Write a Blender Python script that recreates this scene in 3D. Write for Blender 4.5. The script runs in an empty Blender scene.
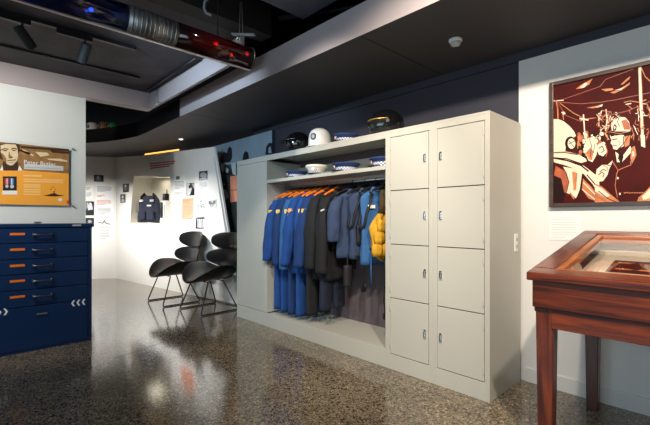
import bpy, bmesh, math, random
from mathutils import Vector, Matrix, noise
C = bpy.context.scene.collection
scene = bpy.context.scene
PI = math.pi
R = math.radians
rng = random.Random(7)

# ------------------------------------------------------------------ camera frame
F_PX, CX, HOR, CAM_H, YAW = 394.0, 325.0, 219.0, 1.15, R(46.7)
FW = Vector((-math.sin(YAW), math.cos(YAW), 0)); RT = Vector((math.cos(YAW), math.sin(YAW), 0))
EYE = Vector((0, 0, CAM_H))
def ray(u, v):
    return FW + RT*((u-CX)/F_PX) + Vector((0, 0, 1))*((HOR-v)/F_PX)
class Plane:
    """a wall plane; P() measures where a point of it lies"""
    def __init__(self, p, n):
        self.p = Vector(p); self.n = Vector(n).normalized()
    def P(self, u, v, off=0.0):
        d = ray(u, v)
        t = (self.p-EYE).dot(self.n)/d.dot(self.n)
        return EYE + d*t + self.n*off

# ------------------------------------------------------------------ materials
MATS = {}
def mat(name, col, rough=.5, metal=0, var=.06, scale=6, bump=0, bscale=60, spec=.5, trans=0, emit=None, estr=0, coat=0, alpha=1):
    if name in MATS: return MATS[name]
    m = bpy.data.materials.new(name); m.use_nodes = True
    nt = m.node_tree; b = nt.nodes['Principled BSDF']
    b.inputs['Roughness'].default_value = rough; b.inputs['Metallic'].default_value = metal
    b.inputs['Specular IOR Level'].default_value = spec
    b.inputs['Coat Weight'].default_value = coat
    b.inputs['Transmission Weight'].default_value = trans
    tc = nt.nodes.new('ShaderNodeTexCoord')
    n = nt.nodes.new('ShaderNodeTexNoise'); n.inputs['Scale'].default_value = scale; n.inputs['Detail'].default_value = 4
    nt.links.new(tc.outputs['Object'], n.inputs['Vector'])
    r = nt.nodes.new('ShaderNodeValToRGB')
    lo = [max(0, c*(1-var)) for c in col]; hi = [min(1, c*(1+var)) for c in col]
    r.color_ramp.elements[0].position = .3; r.color_ramp.elements[1].position = .7
    r.color_ramp.elements[0].color = (*lo, 1); r.color_ramp.elements[1].color = (*hi, 1)
    nt.links.new(n.outputs['Fac'], r.inputs['Fac']); nt.links.new(r.outputs['Color'], b.inputs['Base Color'])
    if bump:
        n2 = nt.nodes.new('ShaderNodeTexNoise'); n2.inputs['Scale'].default_value = bscale
        bp = nt.nodes.new('ShaderNodeBump'); bp.inputs['Strength'].default_value = bump; bp.inputs['Distance'].default_value = .01
        nt.links.new(tc.outputs['Object'], n2.inputs['Vector']); nt.links.new(n2.outputs['Fac'], bp.inputs['Height'])
        nt.links.new(bp.outputs['Normal'], b.inputs['Normal'])
    if emit:
        b.inputs['Emission Color'].default_value = (*emit, 1); b.inputs['Emission Strength'].default_value = estr
    MATS[name] = m
    return m
def srgb(r, g, b):
    f = lambda c: c/12.92 if c <= .04045 else ((c+.055)/1.055)**2.4
    return (f(r/255), f(g/255), f(b/255))

def floor_mat():
    m = bpy.data.materials.new('polished_concrete'); m.use_nodes = True
    nt = m.node_tree; N = nt.nodes; L = nt.links; b = N['Principled BSDF']
    tc = N.new('ShaderNodeTexCoord')
    big = N.new('ShaderNodeTexNoise'); big.inputs['Scale'].default_value = 1.3; big.inputs['Detail'].default_value = 6
    vo = N.new('ShaderNodeTexVoronoi'); vo.inputs['Scale'].default_value = 150
    vo2 = N.new('ShaderNodeTexVoronoi'); vo2.inputs['Scale'].default_value = 70
    for n in (big, vo, vo2): L.new(tc.outputs['Object'], n.inputs['Vector'])
    base = N.new('ShaderNodeValToRGB')
    base.color_ramp.elements[0].color = (*srgb(112, 102, 88), 1); base.color_ramp.elements[1].color = (*srgb(142, 130, 110), 1)
    base.color_ramp.elements[0].position = .35; base.color_ramp.elements[1].position = .65
    L.new(big.outputs['Fac'], base.inputs['Fac'])
    sep = N.new('ShaderNodeSeparateColor'); L.new(vo.outputs['Color'], sep.inputs['Color'])
    sep2 = N.new('ShaderNodeSeparateColor'); L.new(vo2.outputs['Color'], sep2.inputs['Color'])
    cr = N.new('ShaderNodeValToRGB'); cr.color_ramp.interpolation = 'CONSTANT'
    e = cr.color_ramp.elements
    e[0].position = 0; e[0].color = (.22, .2, .2, 1); e[1].position = .16; e[1].color = (.65, .63, .6, 1)
    for p, c in ((.45, .9), (.72, 1.2), (.92, 1.7)):
        k = e.new(p); k.color = (c, c*.97, c*.92, 1)
    L.new(sep.outputs['Red'], cr.inputs['Fac'])
    cr2 = N.new('ShaderNodeValToRGB'); cr2.color_ramp.interpolation = 'CONSTANT'
    e = cr2.color_ramp.elements
    e[0].position = 0; e[0].color = (.35, .35, .35, 1); e[1].position = .12; e[1].color = (.9, .9, .9, 1)
    k = e.new(.55); k.color = (1.05, 1.03, 1, 1); k = e.new(.9); k.color = (1.5, 1.45, 1.4, 1)
    L.new(sep2.outputs['Green'], cr2.inputs['Fac'])
    def mul(a, c):
        x = N.new('ShaderNodeMix'); x.data_type = 'RGBA'; x.blend_type = 'MULTIPLY'; x.inputs['Factor'].default_value = 1
        L.new(a, x.inputs['A']); L.new(c, x.inputs['B']); return x.outputs['Result']
    L.new(mul(mul(base.outputs['Color'], cr.outputs['Color']), cr2.outputs['Color']), b.inputs['Base Color'])
    rr = N.new('ShaderNodeMapRange'); rr.inputs['To Min'].default_value = .07; rr.inputs['To Max'].default_value = .17
    L.new(big.outputs['Fac'], rr.inputs['Value']); L.new(rr.outputs['Result'], b.inputs['Roughness'])
    b.inputs['Specular IOR Level'].default_value = .5
    b.inputs['Coat Weight'].default_value = .35; b.inputs['Coat Roughness'].default_value = .09
    bp = N.new('ShaderNodeBump'); bp.inputs['Strength'].default_value = .04; bp.inputs['Distance'].default_value = .004
    L.new(vo2.outputs['Distance'], bp.inputs['Height']); L.new(bp.outputs['Normal'], b.inputs['Normal'])
    return m
def wood_mat(name, dark, light, axis, rough=.28):
    m = bpy.data.materials.new(name); m.use_nodes = True
    nt = m.node_tree; N = nt.nodes; L = nt.links; b = N['Principled BSDF']
    tc = N.new('ShaderNodeTexCoord'); mp = N.new('ShaderNodeMapping')
    s = [14, 14, 14]; s[axis] = 1.2; mp.inputs['Scale'].default_value = s
    n = N.new('ShaderNodeTexNoise'); n.inputs['Scale'].default_value = 2.4; n.inputs['Detail'].default_value = 9; n.inputs['Distortion'].default_value = .8
    r = N.new('ShaderNodeValToRGB'); r.color_ramp.elements[0].position = .33; r.color_ramp.elements[1].position = .72
    r.color_ramp.elements[0].color = (*dark, 1); r.color_ramp.elements[1].color = (*light, 1)
    L.new(tc.outputs['Object'], mp.inputs['Vector']); L.new(mp.outputs['Vector'], n.inputs['Vector'])
    L.new(n.outputs['Fac'], r.inputs['Fac']); L.new(r.outputs['Color'], b.inputs['Base Color'])
    b.inputs['Roughness'].default_value = rough; b.inputs['Coat Weight'].default_value = .12; b.inputs['Coat Roughness'].default_value = .15
    return m
def pane_mat(name, tint=(1, 1, 1), rough=.01, ior=1.5):
    """thin clear sheet: see-through, with the mirror image a glass face gives"""
    m = bpy.data.materials.new(name); m.use_nodes = True
    nt = m.node_tree; N = nt.nodes; L = nt.links
    N.remove(N['Principled BSDF'])
    t = N.new('ShaderNodeBsdfTransparent'); t.inputs['Color'].default_value = (*tint, 1)
    g = N.new('ShaderNodeBsdfGlossy'); g.inputs['Roughness'].default_value = rough
    fr0 = N.new('ShaderNodeFresnel'); fr0.inputs['IOR'].default_value = ior
    ge = N.new('ShaderNodeNewGeometry'); fr = N.new('ShaderNodeMath'); fr.operation = 'MULTIPLY_ADD'
    L.new(ge.outputs['Backfacing'], fr.inputs[0]); fr.inputs[1].default_value = -1; L.new(fr0.outputs['Fac'], fr.inputs[2]); fr.use_clamp = True
    mx = N.new('ShaderNodeMixShader')
    L.new(fr.outputs[0], mx.inputs['Fac']); L.new(t.outputs['BSDF'], mx.inputs[1]); L.new(g.outputs['BSDF'], mx.inputs[2])
    L.new(mx.outputs['Shader'], N['Material Output'].inputs['Surface'])
    return m

M_FLOOR = floor_mat()
M_WHITE = mat('white_wall_paint', srgb(233, 230, 224), .55, var=.015, scale=2)
M_PART = mat('partition_paint', srgb(222, 226, 222), .5, var=.015, scale=2)
M_DARKW = mat('charcoal_wall_paint', srgb(50, 50, 61), .6, var=.04, scale=2)
M_DARKC = mat('charcoal_ceiling_paint', srgb(64, 62, 66), .62, var=.05, scale=2)
M_SLAB = mat('rough_slab_paint', srgb(66, 61, 66), .8, var=.22, scale=5, bump=.25, bscale=30)
M_LILAC = mat('pale_lilac_grey_paint', srgb(178, 167, 168), .6, var=.03, scale=3)
M_BLACKP = mat('black_void_paint', srgb(22, 21, 22), .7)
M_VOID = mat('void_grey_blue_paint', srgb(128, 132, 148), .8, var=.15)
M_SKIRT = mat('white_gloss_skirting', srgb(228, 226, 220), .35, var=.01)
M_LOCK = mat('cream_locker_enamel', srgb(190, 187, 175), .38, var=.02, scale=3)
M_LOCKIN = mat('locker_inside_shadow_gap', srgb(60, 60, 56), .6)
M_BACKP = mat('mauve_back_board', srgb(98, 86, 89), .6, var=.05)
M_CHROME = mat('chrome', (.75, .75, .75), .18, 1, var=.02)
M_STEEL = mat('brushed_steel', (.55, .55, .54), .35, 1, var=.1, scale=30)
M_DSTEEL = mat('dark_handle_steel', (.2, .2, .2), .35, 1, var=.1)
M_NAVYCAB = mat('navy_cabinet_enamel', srgb(12, 43, 82), .3, var=.04)
M_NAVYGAP = mat('navy_gap', srgb(6, 12, 26), .6)
M_BLACK = mat('black_plastic', srgb(22, 22, 24), .4, var=.1)
M_BLACKG = mat('black_gloss_shell', srgb(14, 14, 16), .12, var=.1, coat=.5)
M_LEATHER = mat('black_leather', srgb(15, 15, 17), .3, var=.12, scale=20, bump=.12, bscale=220)
M_FRAMEB = mat('black_powdercoat', srgb(20, 20, 21), .4)
M_WHITEP = mat('white_print', srgb(240, 240, 236), .5, var=.01)
M_GREYP = mat('grey_print', srgb(166, 168, 170), .5, var=.03)
M_LGREYP = mat('light_grey_print', srgb(205, 206, 206), .5, var=.02)
M_MGREYP = mat('mid_grey_print', srgb(110, 112, 114), .5, var=.1)
M_DARKP = mat('dark_photo_print', srgb(34, 36, 40), .4, var=.35, scale=40)
M_REDP = mat('red_print', srgb(205, 70, 60), .5)
M_SALMON = mat('salmon_print', srgb(244, 158, 128), .5, var=.02)
M_ORANGEP = mat('orange_print', srgb(252, 172, 62), .4, var=.03)
M_LORANGE = mat('pale_orange_print', srgb(255, 206, 130), .4, var=.02)
M_SEPIA = mat('sepia_print', srgb(150, 112, 66), .4, var=.3, scale=14)
M_SEPL = mat('sepia_light_print', srgb(226, 204, 164), .4, var=.08, scale=30)
M_SEPD = mat('sepia_dark_print', srgb(66, 40, 24), .4, var=.2, scale=30)
M_WOODX = wood_mat('mahogany_x', srgb(56, 19, 7), srgb(130, 55, 21), 0)
M_WOODY = wood_mat('mahogany_y', srgb(56, 19, 7), srgb(130, 55, 21), 1)
M_WOODZ = wood_mat('mahogany_z', srgb(56, 20, 8), srgb(126, 54, 22), 2)
M_OAK = wood_mat('honey_bead_wood', srgb(140, 70, 24), srgb(196, 112, 44), 0)
M_OAKY = wood_mat('honey_bead_wood_y', srgb(140, 70, 24), srgb(196, 112, 44), 1)
M_FRWOOD = wood_mat('brown_frame_wood', srgb(40, 28, 22), srgb(82, 58, 40), 0, .45)
M_GLASS = pane_mat('clear_glass', ior=1.75)
M_ACRYL = pane_mat('clear_acrylic', (.97, .99, 1), .05, 1.35)
M_ORHANG = mat('orange_hanger', srgb(236, 120, 30), .4, var=.12)
M_BLUE = mat('police_blue_cloth', srgb(18, 66, 130), .85, var=.12, scale=9, bump=.2, bscale=40)
M_BLUE2 = mat('police_blue_cloth_faded', srgb(42, 92, 142), .85, var=.12, scale=9, bump=.2, bscale=40)
M_BLUE3 = mat('deep_blue_cloth', srgb(15, 50, 100), .85, var=.12, scale=9, bump=.2, bscale=40)
M_BLKCL = mat('black_cloth', srgb(22, 22, 25), .85, var=.12, scale=9, bump=.2, bscale=40)
M_NVYCL = mat('slate_navy_cloth', srgb(48, 64, 94), .85, var=.16, scale=14, bump=.25, bscale=40)
M_VESTB = mat('mid_blue_vest_cloth', srgb(50, 98, 150), .85, var=.14, scale=12, bump=.2, bscale=40)
M_YEL = mat('yellow_vest_cloth', srgb(204, 152, 30), .75, var=.22, scale=18, bump=.3, bscale=30)
M_YPATCH = mat('gold_patch_thread', srgb(232, 196, 92), .7)
M_OPATCH = mat('orange_patch_thread', srgb(240, 150, 80), .7)
M_WEB = mat('black_webbing', srgb(26, 26, 28), .7)
M_HELW = mat('white_helmet_shell', srgb(232, 228, 220), .3, var=.03)
M_CAPB = mat('navy_cap_cloth', srgb(28, 48, 92), .8, var=.1)
M_CAPW = mat('cream_cap_cloth', srgb(226, 220, 204), .7, var=.05)
M_PINK = mat('pale_pink_badge', srgb(226, 190, 190), .6)
M_GOLD = mat('gold_trim', srgb(200, 160, 80), .35, .6)
M_GREEN = mat('green_plastic', srgb(30, 130, 70), .4)
M_TAN = mat('tan_shell', srgb(120, 84, 60), .5)
M_BLUELENS = mat('blue_lens', srgb(8, 30, 110), .08, var=.03, trans=.85)
M_REDLENS = mat('red_lens', srgb(84, 5, 5), .08, var=.03, trans=.85)
M_BGLINT = mat('blue_glint_bulb', (.2, .5, 1), .3, emit=(.12, .45, 1), estr=26)  # bulbs made to glow, imitating light glints in the blue lens
M_RGLINT = mat('red_glint_bulb', (1, .1, .05), .3, emit=(1, .06, .03), estr=10)  # red glow likewise stands in for glints in the lens
M_LAMPW = mat('lit_downlight', (1, 1, 1), .3, emit=(1, .95, .88), estr=2.2)
M_LED = mat('warm_led_strip', (1, .7, .3), .3, emit=(1, .5, .1), estr=1.6)
M_MURBG = mat('mural_blue_lit_grey', srgb(138, 158, 172), .5, var=.1, scale=3)  # blue of the cool light is put into the grey mural base
M_MURG = mat('mural_dark_green', srgb(62, 76, 68), .5, var=.35, scale=9)
M_MURD = mat('mural_near_black', srgb(26, 32, 38), .5, var=.3, scale=20)
M_MURL = mat('mural_pale_patch', srgb(190, 205, 212), .5, var=.1, scale=20)
# artwork inks
A_BASE = mat('ink_maroon', srgb(70, 9, 5), .6, var=.3, scale=7, spec=.15)
A_DARK = mat('ink_black_brown', srgb(34, 8, 6), .5, var=.2, spec=.15)
A_CREAM = mat('ink_cream', srgb(238, 216, 186), .4, var=.1, scale=30)
A_TAN = mat('ink_tan', srgb(196, 116, 62), .4, var=.25, scale=25)
A_ORG = mat('ink_rust', srgb(176, 84, 40), .4, var=.25, scale=25)
A_DULL = mat('ink_dull_red', srgb(140, 62, 44), .4, var=.15)

# ------------------------------------------------------------------ mesh builder
class MB:
    def __init__(self): self.v = []; self.f = []; self.mi = []
    def add(self, vs, fs, m=0):
        o = len(self.v); self.v += [Vector(x) for x in vs]
        for f in fs: self.f.append([i+o for i in f]); self.mi.append(m)
        return self
    def box(self, x0, x1, y0, y1, z0, z1, m=0):
        vs = [(x, y, z) for z in (z0, z1) for y in (y0, y1) for x in (x0, x1)]
        return self.add(vs, [(0, 2, 3, 1), (4, 5, 7, 6), (0, 1, 5, 4), (2, 6, 7, 3), (0, 4, 6, 2), (1, 3, 7, 5)], m)
    def poly(self, pts, m=0): return self.add(pts, [tuple(range(len(pts)))], m)
    def slab(self, pts, d, m=0, ms=None):
        """a flat outline given thickness along vector d (front face = pts + d)"""
        n = len(pts); d = Vector(d); pts = [Vector(p) for p in pts]
        o = len(self.v); self.v += pts + [p+d for p in pts]
        self.f.append([o+i for i in reversed(range(n))]); self.mi.append(m if ms is None else ms)
        self.f.append([o+n+i for i in range(n)]); self.mi.append(m)
        for i in range(n):
            j = (i+1) % n
            self.f.append([o+i, o+j, o+n+j, o+n+i]); self.mi.append(m if ms is None else ms)
        return self
    def loft(self, rings, m=0, cap=(True, True), closed=True):
        n = len(rings[0]); o = len(self.v)
        for r in rings: self.v += [Vector(p) for p in r]
        for k in range(len(rings)-1):
            for i in range(n if closed else n-1):
                j = (i+1) % n
                self.f.append([o+k*n+i, o+k*n+j, o+(k+1)*n+j, o+(k+1)*n+i]); self.mi.append(m)
        if cap[0]: self.f.append([o+i for i in reversed(range(n))]); self.mi.append(m)
        if cap[1]: self.f.append([o+(len(rings)-1)*n+i for i in range(n)]); self.mi.append(m)
        return self
    def tube(self, path, r, n=10, m=0, cap=True, sx=1.0):
        path = [Vector(p) for p in path]; rings = []
        up = None
        for k, p in enumerate(path):
            a = path[max(0, k-1)]; b = path[min(len(path)-1, k+1)]
            d = (b-a).normalized()
            if up is None:
                up = d.cross(Vector((0, 1, 0)) if abs(d.y) < .9 else Vector((1, 0, 0))).normalized()
            else:
                up = (up - d*up.dot(d)).normalized()
            w = d.cross(up)
            rr = r[k] if isinstance(r, (list, tuple)) else r
            rings.append([p + up*(math.cos(2*PI*i/n)*rr*sx) + w*(math.sin(2*PI*i/n)*rr) for i in range(n)])
        return self.loft(rings, m, (cap, cap))
    def lathe(self, prof, c=(0, 0, 0), n=24, m=0, sx=1, sy=1, cap=(True, True)):
        c = Vector(c)
        return self.loft([[c+Vector((r*math.cos(2*PI*i/n)*sx, r*math.sin(2*PI*i/n)*sy, z)) for i in range(n)] for r, z in prof], m, cap)
    def build(self, name, mats, parent=None, org=None, smooth=False, bevel=0, subd=0, seg=2):
        me = bpy.data.meshes.new(name)
        o3 = Vector(org) if org is not None else Vector((0, 0, 0))
        me.from_pydata([tuple(p-o3) for p in self.v], [], self.f)
        mats = mats if isinstance(mats, (list, tuple)) else [mats]
        for m in mats: me.materials.append(m)
        for p, i in zip(me.polygons, self.mi): p.material_index = i
        bm = bmesh.new(); bm.from_mesh(me); bmesh.ops.recalc_face_normals(bm, faces=bm.faces); bm.to_mesh(me); bm.free()
        if smooth:
            for p in me.polygons: p.use_smooth = True
        ob = bpy.data.objects.new(name, me); C.objects.link(ob)
        if parent is not None: ob.parent = parent
        if bevel:
            b = ob.modifiers.new('bevel', 'BEVEL'); b.width = bevel; b.segments = seg; b.limit_method = 'ANGLE'; b.angle_limit = R(40)
        if subd:
            s = ob.modifiers.new('subd', 'SUBSURF'); s.levels = subd; s.render_levels = subd
        return ob
def tag(o, label, cat, group=None):
    o['label'] = label; o['category'] = cat
    if group: o['group'] = group
    return o
def thing(name, label, cat, loc=(0, 0, 0), rz=0, group=None):
    o = bpy.data.objects.new(name, None); C.objects.link(o)
    o.location = loc; o.rotation_euler = (0, 0, rz); o.empty_display_size = .05
    return tag(o, label, cat, group)
def struct(name, mb, m, **k):
    o = mb.build(name, m, **k); o['kind'] = 'structure'; return o
def text(name, body, size, loc, rot, m, parent=None, extrude=.0004):
    cu = bpy.data.curves.new(name, 'FONT'); cu.body = body; cu.size = size; cu.extrude = extrude
    cu.materials.append(m)
    tmp = bpy.data.objects.new(name, cu); C.objects.link(tmp)
    me = bpy.data.meshes.new_from_object(tmp.evaluated_get(bpy.context.evaluated_depsgraph_get()))
    bpy.data.objects.remove(tmp)
    o = bpy.data.objects.new(name, me); C.objects.link(o); o.location = loc; o.rotation_euler = rot
    if parent is not None: o.parent = parent
    return o

# ================================================================== THE ROOM
BY = 2.98                                   # back wall plane
struct('floor', MB().box(-10.2, 3.2, -4.2, 3.3, -.06, 0), M_FLOOR)
struct('wall_back', MB().box(-4.6, 3.2, BY, BY+.15, 0, 3.3), M_DARKW)
struct('wall_right', MB().box(-1.107, 3.15, BY-.02, BY-.0005, 0, 2.285), M_WHITE)
struct('baseboard_right', MB().box(-1.06, 3.15, BY-.034, BY-.0205, 0, .1), M_SKIRT, bevel=.003)
struct('wall_front', MB().box(-10.2, 3.2, -4.35, -4.2, 0, 3.3), M_LILAC)
struct('wall_side', MB().box(3.2, 3.35, -4.2, 3.1, 0, 3.3), M_LILAC)
# cut joint in the floor slab
jp = []
for (u, v) in ((150, 346.5), (190, 333), (231, 319)):
    t = CAM_H*F_PX/(v-HOR); d = ray(u, v); jp.append(Vector((d.x*t, d.y*t, 0)))
jd = (jp[-1]-jp[0]).normalized(); jn = Vector((-jd.y, jd.x, 0))
a = jp[0]-jd*.35; b = jp[-1]+jd*.05
struct('trim_floor_joint', MB().slab([a-jn*.003, b-jn*.003, b+jn*.003, a+jn*.003], (0, 0, .0006)), M_BLACKP)

# partition on the left with the blue cabinet before it
PX = -4.75
struct('wall_left', MB().box(PX-.12, PX, -4.2, 1.012, 0, 2.42), M_PART)
struct('trim_wall_left_cap', MB().box(PX-.13, PX+.012, -4.2, 1.012, 2.4205, 2.437), M_LILAC)
# ceiling slab, beams, bulkhead
struct('ceiling', MB().box(-4.9, -2.75, -4.2, 1.70, 2.62, 2.75), M_SLAB)
struct('ceiling_beam_left', MB().box(PX-.15, PX, -4.2, 1.67, 2.4375, 2.6195), M_LILAC)
struct('ceiling_beam_cross', MB().box(PX-.15, -2.75, 1.67, 1.70, 2.4375, 2.6195), M_LILAC)
struct('ceiling_upper', MB().box(-2.43, 3.2, -4.2, 2.05, 2.76, 2.9), M_VOID)
struct('ceiling_void', MB().box(-10.2, 3.2, -4.2, 3.3, 3.3, 3.4), M_BLACKP)
struct('ceiling_void_edge', MB().box(-2.7495, -2.6, -4.2, 1.86, 2.6205, 3.1), M_BLACKP)
edge = [(3.2, 1.93), (-1, 1.94), (-2.9, 1.93), (-4.53, 1.93)]
edge_b = [(-5.6, 1.945), (-5.97, 1.945), (-6.2, 1.9), (-6.49, 1.82), (-6.78, 1.7), (-7.0, 1.58), (-7.17, 1.46), (-7.4, 1.2), (-7.55, .8), (-7.6, .2), (-7.6, -4.2)]
def smooth_curve(p, n=4):
    out = []
    for i in range(len(p)-1):
        a, b, c, d = p[max(0, i-1)], p[i], p[i+1], p[min(len(p)-1, i+2)]
        for k in range(n):
            t = k/n
            out.append(tuple(.5*(2*b[j]+(c[j]-a[j])*t+(2*a[j]-5*b[j]+4*c[j]-d[j])*t*t+(3*b[j]-a[j]-3*c[j]+d[j])*t**3) for j in (0, 1)))
    return out+[p[-1]]
full = edge+smooth_curve(edge_b[:-1])+[edge_b[-1]]
bl = full+[(-10.2, -4.2), (-10.2, 3.3), (-4.6, 3.3), (-4.6, BY), (3.2, BY)]
mb = MB(); n = len(bl)
mb.poly([(x, y, 2.35) for x, y in bl], 0); mb.poly([(x, y, 2.56) for x, y in bl], 2)
for i in range(n):
    (x0, y0), (x1, y1) = bl[i], bl[(i+1) % n]
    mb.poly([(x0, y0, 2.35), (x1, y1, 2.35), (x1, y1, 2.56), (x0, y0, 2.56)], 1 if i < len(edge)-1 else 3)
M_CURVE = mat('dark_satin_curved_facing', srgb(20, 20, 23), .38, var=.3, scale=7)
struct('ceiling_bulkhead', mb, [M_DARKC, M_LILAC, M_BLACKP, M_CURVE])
# thin shadow-gap joints in the lower ceiling
for k, xx in enumerate((-1.72, -4.32)):
    struct('trim_ceiling_joint_%d' % (k+1), MB().box(xx-.004, xx+.004, 1.95, BY-.03, 2.3485, 2.3498), M_BLACKP)
struct('trim_cornice_back', MB().box(-4.08, 3.15, BY-.02, BY-.0005, 2.286, 2.349), M_DARKW)

# far exhibition walls
PB0 = Vector((-8.34, 2.29, 0)); DB = Vector((.9921, .1252, 0)).normalized(); NB = Vector((DB.y, -DB.x, 0))
WB = Plane(PB0, NB)
def onB(u, v, off=0): return WB.P(u, v, off)
h = [onB(134, 176.3), onB(170, 177), onB(171.5, 223), onB(129.8, 223.5)]    # niche opening TL TR BR BL
TL = PB0+Vector((0, 0, 2.349)); BL = PB0.copy()
TR = onB(214.3, 146.8); BR = PB0+DB*3.80
TM = onB(144, 155.5)
mb = MB()
back = -NB*.34
mb.poly([TL, TM, TR, h[1], h[0]]); mb.poly([TR, BR, h[2], h[1]]); mb.poly([BR, BL, h[3], h[2]]); mb.poly([BL, TL, h[0], h[3]])
for i in range(4):
    j = (i+1) % 4
    mb.poly([h[i], h[j], h[j]+back, h[i]+back], 1)
mb.poly([p+back for p in h], 1)
# wall thickness: outer rim and its back
rim = [TL, TM, TR, BR, BL]
for i in range(5):
    j = (i+1) % 5
    mb.poly([rim[i], rim[j], rim[j]-NB*.03, rim[i]-NB*.03])
M_NICHE = mat('niche_cream_lining', srgb(240, 235, 222), .6, var=.02)
struct('wall_far', mb, [M_WHITE, M_NICHE])
PA1 = PB0; PA0 = Vector((-9.35, .55, 0)); DA = (PA1-PA0).normalized(); NA = Vector((DA.y, -DA.x, 0))
WA = Plane(PA1, NA)
def onA(u, v, off=0): return WA.P(u, v, off)
struct('wall_far_left', MB().slab([PA0, PA1, PA1+Vector((0, 0, 2.349)), PA0+Vector((0, 0, 2.349))], -NA*.05), M_WHITE)
struct('wall_far_end', MB().box(-9.6, -9.36, -4.2, .6, 0, 2.349), M_WHITE)
# mural wall behind, with its printed group of figures
MUR = Plane((0, 2.93, 0), (0, -1, 0))
def onM(u, v, off=0): return MUR.P(u, v, off)
struct('wall_mural_backing', MB().box(-6.3, -4.085, 2.932, 2.975, 0, 2.275), M_DARKW)
def zp(x0, y0, s, pts): return [(x0+x/s, y0+y/s) for x, y in pts]
def flat(mb, fn, pts, m, off): mb.poly([fn(u, v, off) for u, v in pts], m)
def stroke(mb, fn, pts, w, m, off):
    for i in range(len(pts)-1):
        (a, b), (c, d) = pts[i], pts[i+1]
        L = math.hypot(c-a, d-b) or 1; nx, ny = -(d-b)/L*w/2, (c-a)/L*w/2
        ex, ey = (c-a)/L*w*.2, (d-b)/L*w*.2
        mb.poly([fn(a+nx-ex, b+ny-ey, off), fn(c+nx+ex, d+ny+ey, off), fn(c-nx+ex, d-ny+ey, off), fn(a-nx-ex, b-ny-ey, off)], m)
def blob(mb, fn, u, v, ru, rv, m, off, n=14):
    flat(mb, fn, [(u+ru*math.cos(2*PI*i/n), v+rv*math.sin(2*PI*i/n)) for i in range(n)], m, off)
mb = MB()
x0, x1 = -6.3, -4.085
mb.slab([(x0, 2.931, 0), (x1, 2.931, 0), (x1, 2.931, 2.272), (x0, 2.931, 2.272)], (0, -.004, 0), 0)
o1 = .0055
flat(mb, onM, [(205, 168), (246, 162), (262, 250), (262, 300), (215, 300)], 1, o1)
flat(mb, onM, zp(195, 130, 6.07, [(150, 185), (160, 150), (180, 135), (196, 140), (203, 110), (215, 100), (226, 115), (228, 170), (215, 195), (160, 200)]), 2, o1+.001)
flat(mb, onM, zp(215, 140, 7.07, [(30, 165), (55, 160), (100, 190), (125, 240), (90, 250), (60, 235), (35, 260)]), 2, o1+.001)
flat(mb, onM, zp(215, 140, 7.07, [(45, 165), (70, 165), (72, 210), (58, 235), (40, 200)]), 3, o1+.002)
flat(mb, onM, zp(215, 140, 7.07, [(82, 190), (100, 210), (96, 235), (78, 228)]), 3, o1+.002)
flat(mb, onM, zp(215, 140, 7.07, [(115, 165), (150, 160), (152, 250), (128, 240)]), 3, o1+.0015)
flat(mb, onM, zp(215, 140, 7.07, [(62, 350), (80, 345), (102, 400), (85, 425), (62, 400)]), 3, o1+.002)
blob(mb, onM, 224.5, 184.5, .8, 1.1, 3, o1+.002)
blob(mb, onM, 226, 197, .9, 1.2, 3, o1+.002)
flat(mb, onM, zp(195, 130, 6.07, [(292, 185), (295, 150), (305, 132), (316, 130), (326, 142), (330, 180)]), 2, o1+.001)
flat(mb, onM, zp(195, 130, 6.07, [(430, 150), (434, 105), (446, 82), (462, 76), (470, 82), (470, 150)]), 2, o1+.001)
flat(mb, onM, zp(195, 130, 6.07, [(448, 140), (450, 108), (462, 100), (468, 140)]), 0, o1+.002)
mm = mb.build('wall_mural', [M_MURBG, M_MURG, M_MURD, M_MURL])
tag(mm, 'large dark wall mural of silhouetted figures between slanted white wall and wardrobe', 'mural')

# ================================================================== BLUE CABINET (left)
cabl = (-4.5, .567, 0)
cab = thing('drawer_cabinet', 'navy blue metal drawer cabinet with orange label holders under the orange poster', 'cabinet', cabl)
FX = -4.245; y0, y1 = .178, .956
mb = MB().box(PX+.004, FX-.02, y0, y1, 0, 1.075)
mb.box(PX+.004, FX-.0, y0, y0+.03, 0, 1.075); mb.box(PX+.004, FX-.0, y1-.03, y1, 0, 1.075); mb.box(PX+.004, FX, y0+.03, y1-.03, 0, .02)
mb.build('body', M_NAVYCAB, cab, cabl, bevel=.003)
mb = MB().box(PX+.004, FX+.012, y0-.006, y1+.006, 1.076, 1.108); mb.build('top', M_NAVYCAB, cab, cabl, bevel=.004)
zs = [1.072, .94, .803, .672, .537, .392]
LP = Plane((FX, 0, 0), (1, 0, 0))
for k in range(5):
    zb, zt = zs[k+1]+.003, zs[k]-.003
    dr = MB().box(FX-.018, FX+.004, y0+.034, y1-.034, zb, zt).build('drawer', M_NAVYCAB, cab, cabl, bevel=.004)
    zc = zt-.062
    mb = MB().box(FX+.004, FX+.007, .345, .447, zc-.002+.006, zc+.024)
    mb.build('label_holder', M_ORHANG, dr, cabl, bevel=.002)
    zc = zt-.085
    hb = MB(); ya, yb = .505, .632
    hb.box(FX+.0042, FX+.034, ya-.008, ya+.004, zc+.012, zc+.04); hb.box(FX+.0042, FX+.034, yb-.004, yb+.008, zc+.012, zc+.04)
    hb.tube([(FX+.008, ya, zc+.03), (FX+.034, ya, zc+.028), (FX+.038, ya+.012, zc+.028), (FX+.038, yb-.012, zc+.028), (FX+.034, yb, zc+.028), (FX+.008, yb, zc+.03)], .0075, 8)
    hb.build('handle', M_DSTEEL, dr, cabl, smooth=True)
lo = MB().box(FX-.018, FX+.004, y0+.034, y1-.034, .022, zs[5]-.004).build('door', M_NAVYCAB, cab, cabl, bevel=.004)
MB().box(FX+.0042, FX+.016, .53, .605, .31, .322).build('handle', M_STEEL, lo, cabl, bevel=.002)
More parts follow.
